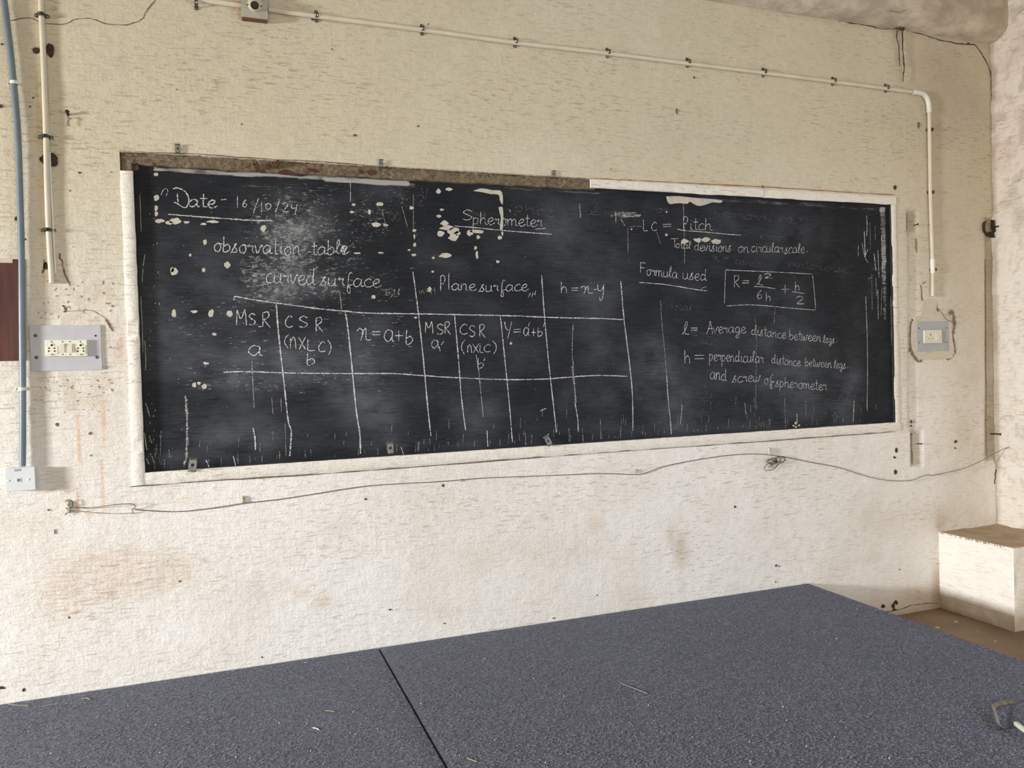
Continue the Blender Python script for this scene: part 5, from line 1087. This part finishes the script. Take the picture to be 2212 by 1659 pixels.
# ------------------------------------------------------------------ carpeted platform
ZP = .257
def platform(x0_, x1_, label, xtop=None):
    root = empty('carpeted_platform', ((x0_+x1_)/2, -1.2, 0), label, 'platform', 'carpeted platforms along the wall')
    rs = np.random.RandomState(5); nx_ = 60; ny = 60; y0_, y1_ = -.008, -2.44
    vs = []; fs = []
    for i in range(nx_+1):
        for j in range(ny+1):
            u, v = i/nx_, j/ny; e = 0 < i < nx_ and 0 < j < ny
            x = x0_+(x1_-x0_)*u-(0.010*v if x1_ > 1 and i > nx_/2 else 0)*u
            vs.append((x, y0_+(y1_-y0_)*v, ZP+(0 if e else -.003)+(float(fbm(np.array(u*5.), np.array(v*5.), 40))-.5)*.003*e))
    for i in range(nx_):
        for j in range(ny): q = i*(ny+1)+j; fs.append((q, q+1, q+ny+2, q+ny+1))
    MB().add(vs, fs).build('carpet_top', M_CARPET, root, True)
    MB().box((x0_, y1_, ZP-.05), (x1_-.01, y0_, ZP-.004)).build('carpet_skirt', M_CARPET, root)
    MB().box((x0_+.004, y1_+.01, .0), (x1_-.015, y0_-.002, ZP-.05)).build('plywood_box', M_WOOD, root)
    return root
pl_left = platform(-1.45, .584, 'left carpeted platform, left of the dark joint'); pl_right = platform(.592, 2.868, 'wide right carpeted platform, right of the dark joint')
# fuzzy fibres standing on the carpet
def fuzz():
    n = 56000; rs = np.random.RandomState(3); px = rs.uniform(0, 2212, n); py = rs.uniform(1270, 1659, n)
    k = 0; out = []
    v = FW[None]+RT[None]*((px-IMW/2)/FPX)[:, None]-UP[None]*((py-IMH/2)/FPX)[:, None]; t = (ZP-CAM[2])/v[:, 2]; P = CAM[None]+v*t[:, None]
    ok = (P[:, 0] < 2.85) & (P[:, 0] > -1.4) & (P[:, 1] < -.02) & (P[:, 1] > -2.4) & (np.abs(P[:, 0]-.588) > .012)
    P = P[ok]; n = len(P); P[:, 2] = ZP+.0006
    a = rs.uniform(0, 2*PI, n); L = rs.uniform(.005, .014, n); w_ = .0009
    d = np.stack([np.cos(a), np.sin(a), rs.uniform(.0, .25, n)], -1)*L[:, None]; s = np.stack([-np.sin(a), np.cos(a), 0*a], -1)*w_
    V = np.stack([P-s, P+s, P+d*.6+s*.8+np.array([0, 0, .0006]), P+d+s*rs.uniform(-4, 4, n)[:, None]], 1).reshape(-1, 3)
    F = np.arange(n*4).reshape(n, 4)
    left = V[::4][:, 0] < .588
    for k_, root in ((left, pl_left), (~left, pl_right)):
        o = MB(); vv = V.reshape(-1, 4, 3)[k_].reshape(-1, 3)-np.array(root.location)
        me = bpy.data.meshes.new('carpet_fibres'); me.from_pydata(vv.tolist(), [], np.arange(len(vv)).reshape(-1, 4).tolist()); me.update()
        o = link('carpet_fibres', me, M_FIB, root); o['kind'] = 'stuff'
M_FIB = simple('pale_felt_fibre', (.30, .29, .33, 1), 1, var=.3, scale=200)
fuzz()
# litter on the carpet
def straw(pts, r, mat, name, label, group=None):
    Q = [F_(p[0], p[1], ZP+.0025+(p[2] if len(p) > 2 else 0)) for p in smooth_pts(pts, 4)]
    tag(MB().tube(Q, r, 6).build(name, mat, None, True, origin=Q[0]), label, 'straw' if name == 'straw' else 'scrap', group)
straw([(18, 1521), (40, 1523), (61, 1524)], .0010, M_STRAW, 'straw', 'faint straw by the wall at the left edge of the carpet', 'straws on the carpet')
straw([(90, 1526), (107, 1523), (125, 1520)], .0011, M_STRAW, 'straw', 'straight straw on the carpet at left, second from the wall', 'straws on the carpet')
straw([(175, 1509), (188, 1508), (195, 1511)], .0011, M_STRAW, 'straw', 'short curled pale straw close to the wall at left', 'straws on the carpet')
straw([(1340, 1475), (1368, 1486), (1398, 1498)], .0009, M_STRAW, 'straw', 'thin fibre lying in the middle of the right platform', 'straws on the carpet')
straw([(703, 1535), (712, 1535.5), (724, 1538)], .0011, M_STRAW, 'straw', 'tiny straw left of the joint near the front', 'straws on the carpet')
straw([(1010, 1638), (1018, 1641), (1030, 1645)], .0012, M_STRAW, 'straw', 'pale straw at the front edge right of the joint', 'straws on the carpet')
straw([(843, 1482), (849, 1480.5), (853, 1480)], .0010, M_ORANGE, 'scrap', 'orange-brown shred just left of the joint')
def crumb(px, py, rx, label, mat=M_LINT, z=ZP):
    c = F_(px, py, z+.002); m = MB().lathe(c, (random.uniform(-.3, .3), random.uniform(-.3, .3), 1), [(-.0015, rx*.3), (0, rx), (.0015, rx*.7), (.003, rx*.1)], 6)
    tag(m.build('lint_speck', mat, None, origin=c), label, 'lint', 'white specks on the carpet')
straw([(676, 1572), (682, 1573), (689, 1576)], .0016, M_LINT, 'scrap', 'bright white chip on the left platform near the front')
for i in range(34):
    while True:
        px = random.uniform(20, 2150); py = random.uniform(1300, 1655); q = F_(px, py, ZP)
        if q[1] < -.03 and q[0] < 2.82 and abs(q[0]-.588) > .03: break
    crumb(px, py, random.uniform(.0012, .0022), 'tiny white lint speck scattered on the grey carpet')
o = MB().box(W_(1194, 1337, .004), W_(1198, 1333, .0)); tag(o.build('plastic_scrap', M_ORANGE), 'tiny orange scrap against the wall at the back of the platform', 'scrap')
# metal bracket with plastic-tipped rod, lower right
br = empty('metal_bracket', F_(2160, 1560, ZP), 'bent flat metal bracket with a cloudy plastic tip lying on the carpet at lower right', 'bracket')
P = [F_(2190, 1516, ZP+.012), F_(2172, 1519, ZP+.013), F_(2150, 1524.5, ZP+.016), F_(2146, 1529, ZP+.016), F_(2152, 1546, ZP+.012), F_(2156, 1562, ZP+.010), F_(2161, 1573, ZP+.009), F_(2166, 1576, ZP+.009), F_(2200, 1568, ZP+.010), F_(2235, 1558, ZP+.012)]
V = []; Fc = []
for i, q in enumerate(P):
    t = P[min(i+1, len(P)-1)]-P[max(i-1, 0)]; t[2] = 0; t /= np.linalg.norm(t); nn = np.array([-t[1], t[0], 0]); hgt = np.array([0, 0, 1.])
    lean = .0058
    aa = nn*lean
    V += [q+aa-hgt*.004, q-aa+hgt*.004, q-aa+hgt*.006, q+aa-hgt*.002]
for i in range(len(P)-1):
    for k in range(4): Fc.append((i*4+k, i*4+(k+1) % 4, (i+1)*4+(k+1) % 4, (i+1)*4+k))
Fc += [(0, 1, 2, 3), tuple(4*(len(P)-1)+k for k in (3, 2, 1, 0))]
MB().add(V, Fc).build('flat_bar', simple('tarnished_steel', (.24, .215, .17, 1), .28, .9, var=.25, scale=60), br, True)
a = Vector(F_(2192, 1561, ZP+.020)); b = Vector(F_(2240, 1598, ZP+.016)); MB().tube([a, a+(b-a)*.08, a+(b-a)*.3, b], [.004, .0085, .0085, .0055], 14).build('plastic_tip', M_KNOB, br, True)
MB().tube([b, b+(b-a)*1.5], .0045, 10).build('rod', M_DULL, br, True)
# paint splashes on the cement floor
for (x, y, r, lb) in [(2065, 1343, .010, 'largest whitewash drip on the brown floor, beside the foot of the ledge'), (2025, 1355, .012, 'whitewash drip on the brown floor nearest the back wall corner of the carpet'), (2112, 1363, .004, 'tiny whitewash drip on the brown floor below the ledge face'), (2150, 1385, .008, 'whitewash drip on the brown floor farthest to the right')]:
    c = F_(x, y, .0008); tag(MB().lathe(c, (0, 0, 1), [(-.0006, r), (.0006, r*.9)], 9).build('whitewash_drip', M_BARE, None, origin=c), lb, 'paint drip', 'drips on the floor')
